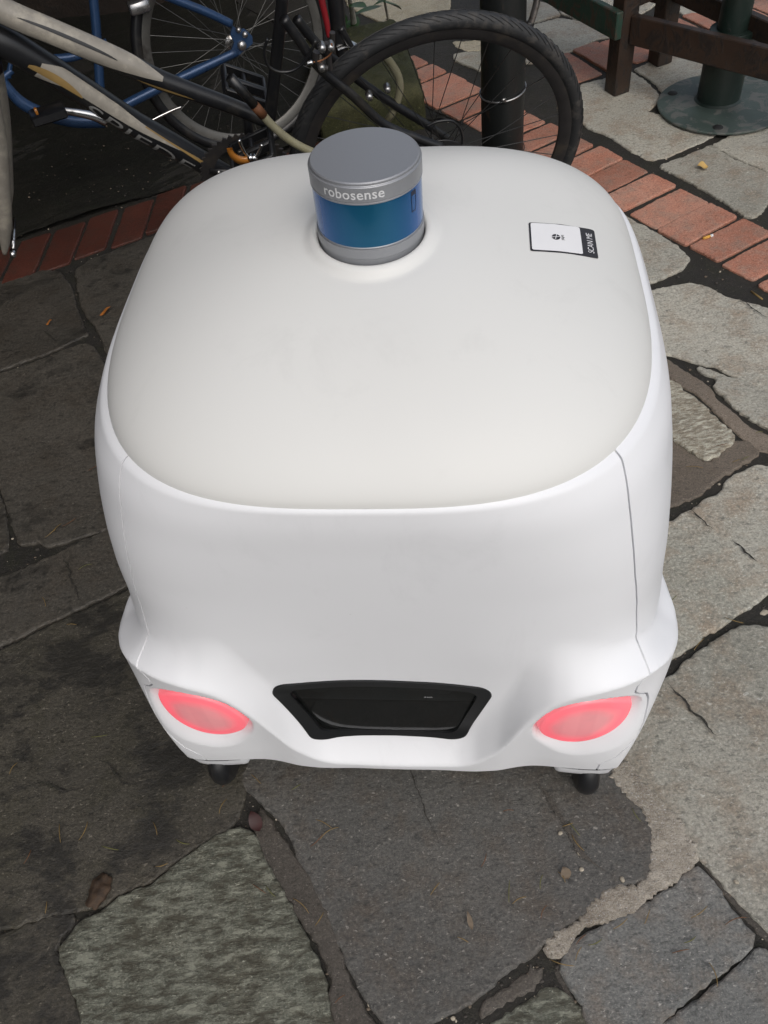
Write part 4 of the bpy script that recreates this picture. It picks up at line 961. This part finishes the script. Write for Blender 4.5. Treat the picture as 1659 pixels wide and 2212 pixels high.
# brake arms, noodle and cable at the seat stays
for px, off, r_ in (([(707, 92), (709, 118), (713, 150)], .05, .006), ([(718, 70), (718, 100), (722, 150)], -.05, .006), ([(684, 112), (682, 128), (692, 142), (706, 148)], .055, .007)):
    mb = MB(); mb.tube(smooth_path([B1.q(x, y, off) for x, y in px]), r_, 10); br = autosmooth(mb.build('brake_arm', M['rim'], bike), 50)
for x, y, off in ((695, 100, .06), (694, 142, .065), (714, 98, .05), (723, 150, -.04), (797, 205, .05), (836, 189, -.04)):
    q = B1.q(x, y, off); mb = MB(); mb.lathe([(0, off + .012), (.006, off + .012), (.0075, off + .006), (.0075, off - .006), (0, off - .006)], 12, (q[0], 0, q[2]), AXY); mb.build('bolt', M['steel'], bike)
mb = MB(); mb.tube(smooth_path([B1.q(x, y, .07) for x, y in [(661, 138), (676, 134)]], 3), .0045, 10); mb.build('cable_end', M['chrome'], br)
mb = MB(); mb.tube(smooth_path([B1.q(x, y, .06) for x, y in [(676, 134), (695, 130), (712, 119), (718, 106), (716, 94)]]), .0016, 8); mb.build('bare_cable', M['copper'], br)
mb = MB(); mb.tube(smooth_path([B1.q(x, y, .08) for x, y in [(578, 84), (571, 108), (573, 128), (582, 145), (602, 155), (628, 154), (650, 141), (668, 116), (682, 88)]]), .0030, 8); mb.build('brake_cable', M['bike_black'], bike)
mb = MB(); mb.tube(smooth_path([B1.q(x, y, .03) for x, y in [(922, 273), (945, 263), (975, 261), (992, 275), (999, 298), (995, 318), (985, 335)]]), .0028, 8); mb.build('gear_cable', M['bike_black'], bike)
# head tube and fork, front wheel missing
hd = np.array(B1.q(-60, 20)); mb = MB(); mb.tube([hd + np.array([-.035, 0, .12]), hd + np.array([.03, 0, -.11])], .027, 20); mb.build('head_tube', M['bike_black'], bike)
for off in (.052, -.052):
    px = [(-46, 130), (-20, 230), (-2, 330), (6, 430), (10, 500), (10, 548)]
    pts = smooth_path([B1.q(x, y, off) for x, y in ([(x, y) for x, y in px] if off > 0 else [(x, y) for x, y in px])])
    if off < 0: pts = np.array([[p[0], off, p[2]] for p in smooth_path([B1.q(x, y, .052) for x, y in px])])
    r_ = np.interp(np.linspace(0, 1, len(pts)), [0, .3, .75, .93, 1], [.020, .019, .0165, .009, .005]); mb = MB(); mb.tube(pts, r_, 16); fl = mb.build('fork_leg', M['bike_white'], bike)
e0 = B1.q(28, 546, .055); mb = MB(); mb.lathe([(0, .066), (.006, .066), (.0075, .058), (.0075, .048), (0, .048)], 14, (e0[0], 0, e0[2]), AXY); mb.tube([(e0[0], .05, e0[2]), (e0[0], -.05, e0[2])], .005, 10); mb.build('axle_nut', M['chrome'], bike)
# cable lock looped through the rear wheel
lockp = [U(557, 236, .50), U(585, 268, .47), U(625, 302, .45), U(672, 327, .44)]
lk = thing('cable_lock', 'yellowed clear plastic cable lock looped through the rear wheel of the white bicycle', 'lock', loc=tuple(U(750, 330, .0)))
ofs = np.array(lk.location)
L1 = [B1.o + B1.A.T @ np.array(B1.q(x, y, .10)) for x, y in [(557, 236), (585, 268), (625, 302), (672, 327), (730, 345), (790, 330)]]
L2 = [B1.o + B1.A.T @ np.array(B1.q(x, y, -.05)) for x, y in [(830, 270), (848, 243), (862, 205), (862, 170), (848, 142), (829, 121), (800, 108), (765, 112)]]
mb = MB(); mb.tube(smooth_path(L1 + L2) - ofs, .0085, 14); cb = mb.build('cable', M['lock'], lk)
mb = MB(); p0, p1 = L1[0] - ofs, L1[1] - ofs; d_ = (p1 - p0) / np.linalg.norm(p1 - p0); mb.tube([p0 - d_ * .010, p0 + d_ * .018], .0096, 14); mb.build('rusty_ferrule', M['rust'], lk)
mb = MB(); mb.tube([p0 - d_ * .085, p0 - d_ * .012], [.010, .009], 14); mb.build('lock_barrel', M['bike_black'], lk)

# blue bicycle behind
B2 = Plane(tuple(U(508, 97, .315)), 17, 5, .315)
blue = thing('bicycle', 'blue step through bicycle parked behind the white bicycle frame', 'bicycle', mat=B2.m)
HB2 = (0, 0, B2.r)
wheel_parts(blue, HB2, .318, .0175, M['rim_grey'], M['spoke_grey'], 36, tread=False, tyre='bike_black')
def bt(name, px, wid, mat=M['bike_blue'], off=0.0): return painted_tube(name, px, wid, mat, off, 16, blue, B2)[0]
bt('seat_stay', [(500, 52), (450, 28), (385, 2), (330, -20)], [17, 18, 18, 18], off=.055)
bt('chain_stay', [(512, 112), (420, 155), (340, 192), (265, 230), (225, 255)], [17, 20, 20, 20, 20], off=.055)
bt('seat_tube', [(196, -40), (202, 0), (210, 90), (216, 190), (222, 262)], [20, 20, 20, 20, 20])
bt('curved_stay', [(232, 92), (185, 114), (150, 124), (116, 126), (96, 118)], [18, 18, 18, 17, 16])
bt('down_tube', [(26, 152), (9, 170), (22, 196), (50, 224), (95, 246), (160, 262), (225, 262)], [13, 16, 22, 26, 26, 26, 26])
bt('bracket_post', [(26, 120), (22, 142), (18, 168)], [8, 10, 12])
q = [B2.q(x, y, .06) for x, y in [(502, 54), (515, 66), (528, 62), (545, 78), (546, 94), (532, 106), (515, 120), (500, 110), (506, 92), (498, 76)]]
mb = MB(); n = len(q); mb.add([(p[0], .060, p[2]) for p in q] + [(p[0], .053, p[2]) for p in q], [tuple(range(n)), tuple(range(2 * n - 1, n - 1, -1))] + [(i, n + i, n + (i + 1) % n, (i + 1) % n) for i in range(n)])
dro = mb.build('dropout', M['bike_blue'], blue, smooth=False)
for x, y, r_ in ((514, 64, .008), (528, 74, .009), (522, 98, .014)):
    p = B2.q(x, y, .06); mb = MB(); mb.lathe([(0, .073), (r_ * .8, .072), (r_, .066), (r_, .058), (0, .058)], 16, (p[0], 0, p[2]), AXY); mb.build('axle_nut', M['steel'], dro)
bt('crank_arm', [(128, 238), (160, 242), (200, 250), (230, 262)], [16, 17, 20, 24], M['chrome'], .09)
bt('silver_stay', [(326, 261), (352, 248), (376, 237), (392, 231)], [7, 7, 6, 5], M['chrome'], .05)
p = B2.q(104, 246, .12); mb = MB(); mb.box((p[0], .12, p[2]), (.050, .045, .013), bev=.004); pe = autosmooth(mb.build('pedal', M['bike_black'], blue), 40)
mb = MB(); p = B2.q(78, 240, .16); mb.box((p[0], .16, p[2]), (.004, .010, .008), bev=.001); mb.build('reflector', M['orange'], pe)
mb = MB(); p = B2.q(300, 14, .03); mb.box((p[0], .03, p[2]), (.030, .02, .016), bev=.004); mb.build('brake_block', M['steel'], blue)

# red and black bicycle, only its stays and mudguard show
B3 = Plane(tuple(U(735, 190, .30)), 20, 0, .30)
red = thing('bicycle', 'red and black bicycle mostly hidden behind the rear wheel of the white bicycle', 'bicycle', mat=B3.m)
def rt(name, px, wid, mat, off=0.0): return painted_tube(name, px, wid, mat, off, 14, red, B3)[0]
rt('fork_blade', [(690, -25), (697, 10), (706, 50), (710, 80)], [15, 15, 13, 9], M['bike_red'], .03)
rt('frame_tube', [(722, -30), (728, 30), (733, 80), (742, 130)], [38, 36, 32, 26], M['bike_black'])
rt('black_stay', [(735, 60), (752, 90), (764, 110)], [16, 14, 12], M['bike_black'], .02)
mb = MB(); pts = [B3.q(x, y, .0) for x, y in [(720, 92), (735, 86), (752, 86), (768, 91), (785, 104), (796, 122)]]; V = []; sp_m = smooth_path(pts)
for p in sp_m:
    for a in np.linspace(-1, 1, 9): V.append((p[0], .028 * a, p[2] - .012 * a * a))
F = [(i * 9 + j, i * 9 + j + 1, (i + 1) * 9 + j + 1, (i + 1) * 9 + j) for i in range(len(sp_m) - 1) for j in range(8)]
mesh('mudguard', V, F, M['chrome'], red)

# ------------------------------------------------------------------ post, table, umbrella stand
pb = U(1085, 385)
post = thing('post', 'tall round black painted post standing behind the bicycle wheel', 'post', loc=tuple(pb))
mb = MB(); prof = [(.060, 0), (.0605, .3), (.059, .9), (.0595, 1.6), (.058, 2.6)]; V = []
zz_ = np.linspace(0, 2.6, 60)
for z in zz_:
    r_ = np.interp(z, [p[1] for p in prof], [p[0] for p in prof])
    for j in range(40): a = 2 * math.pi * j / 40; k = 1 + .012 * math.sin(3 * a + z * 5) + .010 * math.sin(z * 23 + a); V.append((r_ * k * math.cos(a), r_ * k * math.sin(a), z))
mb.add(V, [(i * 40 + j, i * 40 + (j + 1) % 40, (i + 1) * 40 + (j + 1) % 40, (i + 1) * 40 + j) for i in range(59) for j in range(40)]); mb.build('shaft', M['post'], post)
def tie(zc_, tilt, r_=.0025):
    mb = MB(); P = []
    for j in range(49): a = 2 * math.pi * j / 48; P.append((.0635 * math.cos(a), .0635 * math.sin(a), zc_ + .008 * math.sin(a + 1) * tilt))
    mb.tube(P, r_, 8, False); return mb
tm = tie(.262, 1); tm.box((-.012, -.064, .262), (.006, .004, .005)); tm.build('wire_tie', M['steel'], post)
tie(.085, 1.6, .0016).build('thin_wire', M['rim'], post)

tb = U(1332, 198)
table = thing('table', 'low view of a worn green and brown wooden table frame with square legs', 'table', loc=tuple(tb))
def Tq(px, py, z): return U(px, py, z) - tb
e1 = np.array([-.52, .17, 0]); e1 = (Tq(1205, -10, .262) - Tq(1318, 50, .262)); e1[2] = 0; e1 /= np.linalg.norm(e1)
e2 = (Tq(1515, 105, .20) - Tq(1345, 62, .20)); e2[2] = 0; e2 /= np.linalg.norm(e2)
def leg(px): 
    c = np.array(px, float); mb = MB(); mb.box(c + np.array([0, 0, .37]), (.030, .030, .37), [e1, np.cross([0, 0, 1], e1), (0, 0, 1)], bev=.003); return autosmooth(mb.build('leg', M['brown_wood'], table), 30)
c00 = np.zeros(3); L1_, L2_ = .80, .75
for c in (c00, c00 + e1 * L1_, c00 + e2 * L2_, c00 + e1 * L1_ + e2 * L2_): leg(c)
def board(a, b, h, hz, th, mat, name='rail'):
    a = np.array(a, float); b = np.array(b, float); d = b - a; l = np.linalg.norm(d); d /= l; mb = MB(); mb.box((a + b) / 2, (l / 2, th, hz), [d, np.cross([0, 0, 1], d), (0, 0, 1)], bev=.003); return autosmooth(mb.build(name, mat, table), 30)
n1 = np.cross([0, 0, 1], e1); n1 = n1 if n1[1] < 0 else -n1
UZ = np.array([0, 0, 1.0])
tag(board(n1 * .044 - e1 * .035 + UZ * .222, n1 * .044 + e1 * (L1_ + .03) + UZ * .222, 0, .040, .012, M['green_wood']), 'peeling green rail')
n2 = np.cross([0, 0, 1], e2); n2 = n2 if n2[1] < 0 else -n2
board(e2 * .032 + UZ * .200, e2 * (L2_ - .03) + UZ * .200, 0, .042, .014, M['brown_wood'])
board(e1 * .05 + e2 * .05 + UZ * .268, e1 * (L1_ - .1) + e2 * (L2_ - .05) + UZ * .268, 0, .012, .03, M['brown_wood'])
board(e1 * L1_ + e2 * .03 + UZ * .215, e1 * L1_ + e2 * (L2_ - .03) + UZ * .215, 0, .035, .014, M['brown_wood'])
board(e2 * L2_ + e1 * .03 + UZ * .23, e2 * L2_ + e1 * (L1_ - .03) + UZ * .23, 0, .03, .014, M['brown_wood'])
mb = MB()
for k in range(9):
    o_ = e1 * (-.03 + k * (L1_ + .06) / 8); mb.box(o_ + e2 * L2_ / 2 + UZ * .755, (L2_ / 2 + .05, .046, .013), [e2, np.cross(UZ, e2), UZ], bev=.003)
autosmooth(mb.build('table_top', M['brown_wood'], table), 30)

ub = U(1560, 228); 
stand = thing('umbrella_stand', 'dark green metal umbrella stand with a round base plate and thick sleeve', 'umbrella stand', loc=tuple(ub))
mb = MB(); mb.lathe([(0, .004), (.198, .004), (.200, .006), (.200, .010), (.198, .0115), (0, .0125)], 96); bp = autosmooth(mb.build('base_plate', M['plate_metal'], stand), 30)
for a in (-.4, 2.4, -2.05):
    mb = MB(); mb.lathe([(0, .0138), (.014, .0136), (.016, .0115)], 20, (.165 * math.cos(a), .165 * math.sin(a), 0)); mb.build('bolt_hole', M['gap'], bp)
pc_ = U(1549, 221) - ub
mb = MB(); mb.lathe([(.073, .012), (.0655, .018), (.0655, .215), (.064, .219), (.046, .220), (.046, .20)], 48, (pc_[0], pc_[1], 0)); autosmooth(mb.build('sleeve', M['green_metal'], stand), 30)
mb = MB(); mb.lathe([(0, .15), (.0445, .15), (.0445, 2.3), (0, 2.3)], 40, (pc_[0], pc_[1], 0)); autosmooth(mb.build('pole', M['green_metal'], stand), 30)

# bicycle wheel at the far right
B4 = Plane((1.98, 2.96, .34), -25, 0, .34)
fw = thing('bicycle', 'silver rimmed bicycle wheel partly seen beyond the umbrella stand', 'bicycle', mat=B4.m)
wheel_parts(fw, (0, 0, .34), .34, .018, M['chrome'], M['spoke'], 28, tread=False)
# black handle hanging beside the post
hp = U(1150, 45, .25)
hk = thing('bicycle_stand', 'grey and black bent metal prop beside the black post', 'prop', loc=(hp[0], hp[1], 0))
def hq(px, py): 
    d = ray(px, py); t = (hp[1] + .0 - CAMP[1]) / d[1]; return CAMP + t * d - np.array([hp[0], hp[1], 0])
mb = MB(); mb.tube(smooth_path([hq(1166, -40), hq(1158, 10), hq(1149, 42), hq(1142, 58)]), .011, 14); mb.build('metal_arm', M['steel'], hk)
mb = MB(); q0 = hq(1120, 130); mb.tube(smooth_path([hq(1146, 48), hq(1138, 68), hq(1128, 95), (q0[0], q0[1], 0)]), .014, 14); mb.build('rubber_foot', M['bike_black'], hk)

# mossy kerb block
mk = MB(); V = []; nx, ny = 26, 34; x0, x1, y0, y1 = .02, .372, 2.66, 3.28
def hz(i, j):
    ex = min(i, nx - 1 - i) / (nx - 1); ey = min(j, ny - 1 - j) / (ny - 1); return .128 - .018 * math.exp(-ex * 40) - .018 * math.exp(-ey * 40) + random.uniform(-.005, .005)
for j in range(ny):
    for i in range(nx): V.append((x0 + (x1 - x0) * i / (nx - 1) + random.uniform(-.003, .003), y0 + (y1 - y0) * j / (ny - 1) + random.uniform(-.003, .003), hz(i, j)))
F = [(j * nx + i, j * nx + i + 1, (j + 1) * nx + i + 1, (j + 1) * nx + i) for j in range(ny - 1) for i in range(nx - 1)]
per = [i for i in range(nx)] + [j * nx + nx - 1 for j in range(1, ny)] + [(ny - 1) * nx + i for i in range(nx - 2, -1, -1)] + [j * nx for j in range(ny - 2, 0, -1)]
b0 = len(V)
for lv in (.08, .03, -.03):
    for k in per: V.append((V[k][0] + random.uniform(-.004, .004), V[k][1] + random.uniform(-.004, .004), lv + random.uniform(-.006, .006)))
m_ = len(per); prev = per
for l in range(3):
    cur = [b0 + l * m_ + k for k in range(m_)]; F += [(prev[k], cur[k], cur[(k + 1) % m_], prev[(k + 1) % m_]) for k in range(m_)]; prev = cur
tag(mesh('kerb_block', V, F, M['moss'], smooth=True), 'mossy stone kerb block behind the spokes of the big bicycle wheel', 'kerb')

# climbing plant by the kerb
pl = thing('plant', 'small leafy green plant with pale stems behind the bicycles', 'plant', loc=tuple(U(772, 92)))
def leaf_mesh(L, W, n=6):
    V = []
    for i in range(n + 1):
        t = i / n; wd = W * math.sin(math.pi * t ** .8) ; V += [(-wd, t * L, -.12 * L * t * t + .10 * wd), (0, t * L, -.12 * L * t * t), (wd, t * L, -.12 * L * t * t + .10 * wd)]
    F = []
    for i in range(n): a = 3 * i; F += [(a, a + 1, a + 4, a + 3), (a + 1, a + 2, a + 5, a + 4)]
    return np.array(V), F
o0 = np.array(pl.location); mb = MB()
stems = [[U(772, 92), U(765, 55, .10), U(760, 20, .18), U(748, -30, .30)], [U(772, 92), U(768, 60, .08), U(757, 28, .14)], [U(838, 40), U(832, 10, .10), U(826, -25, .2)]]
for s_ in stems: mb.tube(smooth_path(s_) - o0, [.016 - .010 * i / (8 * (len(s_) - 1)) for i in range(8 * (len(s_) - 1) + 1)] if s_ is stems[0] else .005, 10)
mb.build('stem', M['stem'], pl)
lm = MB(); rl = random.Random(4)
for (px, py, z, L) in [(735, 15, .2, .11), (745, 30, .17, .10), (728, 38, .16, .09), (752, 70, .1, .10), (738, 78, .1, .09), (768, 66, .1, .08), (760, 84, .06, .08), (775, 74, .08, .06), (740, 95, .06, .08), (812, 2, .14, .12), (826, 12, .12, .13), (806, 12, .14, .09), (832, 6, .12, .12), (755, 10, .22, .09), (720, 60, .12, .09), (748, 52, .13, .08)]:
    V, F = leaf_mesh(L, L * (.30 if px < 790 else .16)); a = rl.uniform(0, 6.28); tl = rl.uniform(-.5, .5); ca, sa = math.cos(a), math.sin(a)
    Rz = np.array([[ca, -sa, 0], [sa, ca, 0], [0, 0, 1]]); Rx = np.array([[1, 0, 0], [0, math.cos(tl), -math.sin(tl)], [0, math.sin(tl), math.cos(tl)]])
    lm.add((Rz @ Rx @ V.T).T + U(px, py, z) - o0, F)
lm.build('leaves', M['leaf'], pl)

# ------------------------------------------------------------------ wall beyond, added light blockers beside and above the bicycles
wl_ = MB(); wl_.box((-2.9, 4.35, 2.6), (3.1, .10, 2.64)); tag(wl_.build('garden_wall', M['wall'], smooth=False), 'dark brown wall behind the parked bicycles, made tall to block sky light', 'wall')  # real wall, height raised beyond the view to cut sky light
wl_ = MB(); wl_.box((-2.35, 1.2, 1.9), (.10, 3.04, 1.94)); tag(wl_.build('side_blocker_wall', M['wall'], smooth=False), 'unseen dark brown wall added on the left to block light', 'wall')  # added out of view to darken the left side
aw = thing('sky_blocker', 'dark cloth added above the view to block sky light over the bicycles', 'sky_blocker', loc=(-1.0, 4.24, 2.35))  # invented cover, placed only to shade the bikes and bed
mb = MB(); V = []
for i in range(25):
    for k in range(9): V.append((-1.2 + 2.2 * i / 24, -2.95 * k / 8, .40 - .55 * k / 8 - .03 * math.sin(math.pi * k / 8) + .010 * math.sin(i * 1.6)))
mb.add(V, [(i * 9 + k, i * 9 + k + 1, (i + 1) * 9 + k + 1, (i + 1) * 9 + k) for i in range(24) for k in range(8)]); mb.build('cloth', M['sky_blocker'], aw)
mb = MB(); mb.tube([(-1.2, -2.95, -.17), (1.0, -2.95, -.17)], .02, 12); mb.build('front_bar', M['rim'], aw)

# ------------------------------------------------------------------ litter
LIT = random.Random(11)
def needle(px, py, ang, ln, mat, name='pine_needle', label='dry pine needle lying on the stone paving', group='pine needles on the paving'):
    p = U(px, py, .004); a = R_(ang); L = ln; V = []
    bend = LIT.uniform(-.12, .12) * L; P = [(t * L - L / 2, bend * (1 - (2 * t - 1) ** 2), .001 + .0015 * math.sin(math.pi * t)) for t in np.linspace(0, 1, 6)]
    mb = MB(); mb.tube(P, [.0004, .0006, .0007, .0007, .0006, .0003], 5); o = mb.build(name, M[mat]); o.location = tuple(p); o.rotation_euler = (0, 0, a)
    return tag(o, label, 'pine needle', group)
NPX = [(482, 1742, 60), (553, 1683, -50), (493, 1690, 40), (640, 1700, 20), (700, 1780, -30), (712, 1800, 30), (684, 1815, 35), (395, 1818, -20), (350, 1868, 10), (335, 1790, -70), (560, 1920, -40), (585, 1925, -55), (650, 1957, -55), (690, 1985, 45), (735, 2158, 30), (238, 1832, -20), (180, 1795, 60), (130, 1800, -75), (60, 1850, 60), (215, 1590, -5), (30, 1660, 65), (100, 1960, 85),
       (1098, 1752, 2), (1240, 1790, -60), (1248, 1820, -62), (1226, 1782, 5), (1175, 1970, 55), (1170, 1905, 60), (1122, 1945, 20), (1213, 1895, -70), (1255, 2030, 35), (1285, 2035, 15), (1340, 1995, 30), (1398, 1980, 50), (1470, 2055, -5), (1490, 2030, 10), (1510, 1970, 15), (1540, 2105, -85), (1590, 1990, 12), (1375, 1760, -75), (1215, 2080, -15), (1250, 2060, 45), (1045, 1858, 55),
       (1455, 1292, 30), (1510, 1392, 35), (1585, 1340, -30), (1400, 1520, -15), (1610, 990, 25), (1590, 996, 12), (1500, 1010, -25), (1560, 960, 0), (1640, 935, 10), (110, 1150, 45), (125, 1140, 50), (150, 1128, 35), (185, 1225, 15), (95, 1300, -70), (155, 1350, -20), (205, 1010, 20), (1100, 1925, 70), (940, 1920, 40), (1000, 2030, -35)]
for i, (x, y, a) in enumerate(NPX):
    needle(x, y, a + LIT.uniform(-8, 8), LIT.uniform(.016, .034), ('needle_a', 'needle_a', 'needle_b', 'needle_c')[i % 4])
def flat_leaf(name, px, py, L, W, ang, mat, label, cat='leaf'):
    V, F = leaf_mesh(L, W, 8); V = V - np.array([0, L / 2, 0]); V[:, 2] = .006 + .004 * np.sin(V[:, 1] / L * 5 + V[:, 0] * 60) + np.abs(V[:, 0]) * .25
    o = mesh(name, V, F, M[mat]); o.location = tuple(U(px, py, .002)); o.rotation_euler = (0, 0, R_(ang)); return tag(o, label, cat)
flat_leaf('fallen_leaf', 1517, 363, .032, .016, 80, 'leaf_yellow', 'small yellow leaf scrap on the grey flagstone right of the brick course')
flat_leaf('fallen_leaf', 229, 676, .040, .007, -50, 'leaf_orange', 'curled orange leaf on the damp stone left of the robot')
flat_leaf('fallen_leaf', 553, 1776, .036, .011, 20, 'leaf_red', 'dark red leaf on the stone in front of the left castor wheel')
flat_leaf('fallen_leaf', 108, 700, .022, .006, -60, 'leaf_orange', 'tiny brown leaf scrap near the crack of the dark left slab')
flat_leaf('fallen_leaf', 1221, 1888, .018, .008, 10, 'paper', 'pale tan dry leaf on the dark slab in front of the right castor wheel')
flat_leaf('fallen_leaf', 1015, 1990, .026, .004, 5, 'paper', 'whitish strip of dry leaf near the wide dark joint at the bottom')
def rough_lump(name, px, py, sx, sy, sz, mat, label, cat, ang=0, group=None, z=0, sub=3):
    import bmesh
    bm = bmesh.new(); bmesh.ops.create_icosphere(bm, subdivisions=sub, radius=1); ph = [LIT.uniform(0, 6) for _ in range(6)]
    for v_ in bm.verts:
        c = v_.co; k = 1 + .16 * math.sin(3.1 * c.x + ph[0]) * math.sin(2.7 * c.y + ph[1]) + .10 * math.sin(6.3 * c.y + ph[2]) * math.sin(5.2 * c.z + ph[3]) + .05 * math.sin(11 * c.x + ph[4])
        v_.co = Vector((c.x * k * sx, c.y * k * sy, max(-.4, c.z) * k * sz + sz * .35))
    me = bpy.data.meshes.new(name); bm.to_mesh(me); bm.free(); me.materials.append(M[mat]); o = bpy.data.objects.new(name, me); COL.objects.link(o)
    for p_ in me.polygons: p_.use_smooth = True
    o.location = tuple(U(px, py, z)); o.rotation_euler = (0, 0, R_(ang)); return tag(o, label, cat, group)
rough_lump('wood_chip', 216, 1926, .026, .017, .010, 'wood_chip', 'rotten brown wood chip beside the green rough slab', 'wood chip', 60, None, .001, 4)
PEB = [(1610, 1348, .014), (1634, 1362, .007), (1650, 1330, .018), (1648, 1352, .010), (1655, 1372, .015), (1628, 1374, .010), (1640, 1380, .012), (1598, 1338, .006), (1490, 1420, .012), (1210, 1800, .004), (1251, 1842, .005), (1256, 1878, .004), (1344, 1900, .005), (1330, 1880, .006), (1590, 1905, .004), (1400, 630, .012), (1352, 545, .008), (1385, 560, .006), (1600, 455, .008), (1650, 440, .010), (1648, 470, .007), (1655, 415, .006)]
for x, y, r_ in PEB: rough_lump('pebble', x, y, r_, r_ * LIT.uniform(.6, .9), r_ * .5, 'pebble', 'pale pebble lying in a dark joint of the paving', 'pebble', LIT.uniform(0, 180), 'pebbles in the joints', -.018 if r_ > .005 else .001, 2)
ca = thing('cigarette_butt', 'orange and white cigarette butt on the brick course right of the robot', 'cigarette butt', loc=tuple(U(1528, 512, .006)))
ca.rotation_euler = (0, 0, R_(12)); mb = MB(); mb.tube([(-.013, 0, 0), (.008, 0, 0)], .0038, 14); mb.build('filter', M['butt_cork'], ca); mb = MB(); mb.tube([(.008, 0, 0), (.016, 0, 0)], .0038, 14); mb.build('paper_end', M['butt_white'], ca)
mb = MB(); mb.tube([(-.02, 0, .004), (.02, .002, .004)], .0024, 8); o = mb.build('match_stick', M['needle_a'], smooth=True); o.location = tuple(U(1633, 641, -.01)); o.rotation_euler = (0, 0, R_(-75)); tag(o, 'pale wooden match stick in the joint at the right edge', 'match')

# grit lying in the joints
polys = LOOPS
bbs = [(p.min(0), p.max(0)) for p in polys]
gr = np.random.default_rng(3); cand = []
for _ in range(26000):
    px, py = gr.uniform(-20, 1680), gr.uniform(20, 2230); cand.append(U(px, py)[:2])
cand = np.array(cand); free = np.ones(len(cand), bool)
for p, (lo_, hi_) in zip(polys, bbs):
    k = np.where(free & (cand[:, 0] > lo_[0] - .004) & (cand[:, 0] < hi_[0] + .004) & (cand[:, 1] > lo_[1] - .004) & (cand[:, 1] < hi_[1] + .004))[0]
    if len(k): free[k[polysd(cand[k, 0], cand[k, 1], p[::2]) < -.001]] = False
cand = cand[free & (cand[:, 1] < 3.2)]
bedm = (cand[:, 0] < .2) & (cand[:, 1] > 2.45)
cand = cand[:4200]; bedm = (cand[:, 0] < .2) & (cand[:, 1] > 2.45)
GB_ = MB(); ico = [(0, 0, 1), (.894, 0, .447), (.276, .851, .447), (-.724, .526, .447), (-.724, -.526, .447), (.276, -.851, .447), (.724, .526, -.447), (-.276, .851, -.447), (-.894, 0, -.447), (-.276, -.851, -.447), (.724, -.526, -.447), (0, 0, -1)]
icf = [(0, 1, 2), (0, 2, 3), (0, 3, 4), (0, 4, 5), (0, 5, 1), (1, 6, 2), (2, 7, 3), (3, 8, 4), (4, 9, 5), (5, 10, 1), (6, 7, 2), (7, 8, 3), (8, 9, 4), (9, 10, 5), (10, 6, 1), (11, 7, 6), (11, 8, 7), (11, 9, 8), (11, 10, 9), (11, 6, 10)]
for x, y in cand:
    r_ = .0009 + .0030 * gr.random() ** 3; k = gr.uniform(.6, 1.3, 3); zz = -.007 if not (x < .2 and y > 2.45) else .010
    GB_.add([(x + r_ * k[0] * v_[0] * gr.uniform(.8, 1.2), y + r_ * k[1] * v_[1], zz + r_ * .4 + r_ * k[2] * .7 * v_[2]) for v_ in ico], icf, int(gr.choice(3, p=[.5, .33, .17])) if not (x < .2 and y > 2.45) else int(gr.choice(2)))
M['grit_dark'] = plain('dark_grit', (.045, .040, .034), .8, var=.5, scale=90); M['grit_brown'] = plain('brown_grit', (.12, .095, .07), .8, var=.5, scale=90)
tag(GB_.build('grit', [M['grit_dark'], M['grit_brown'], M['pebble']], smooth=False), 'loose grit lying in the joints between the paving stones', 'grit', kind='stuff')
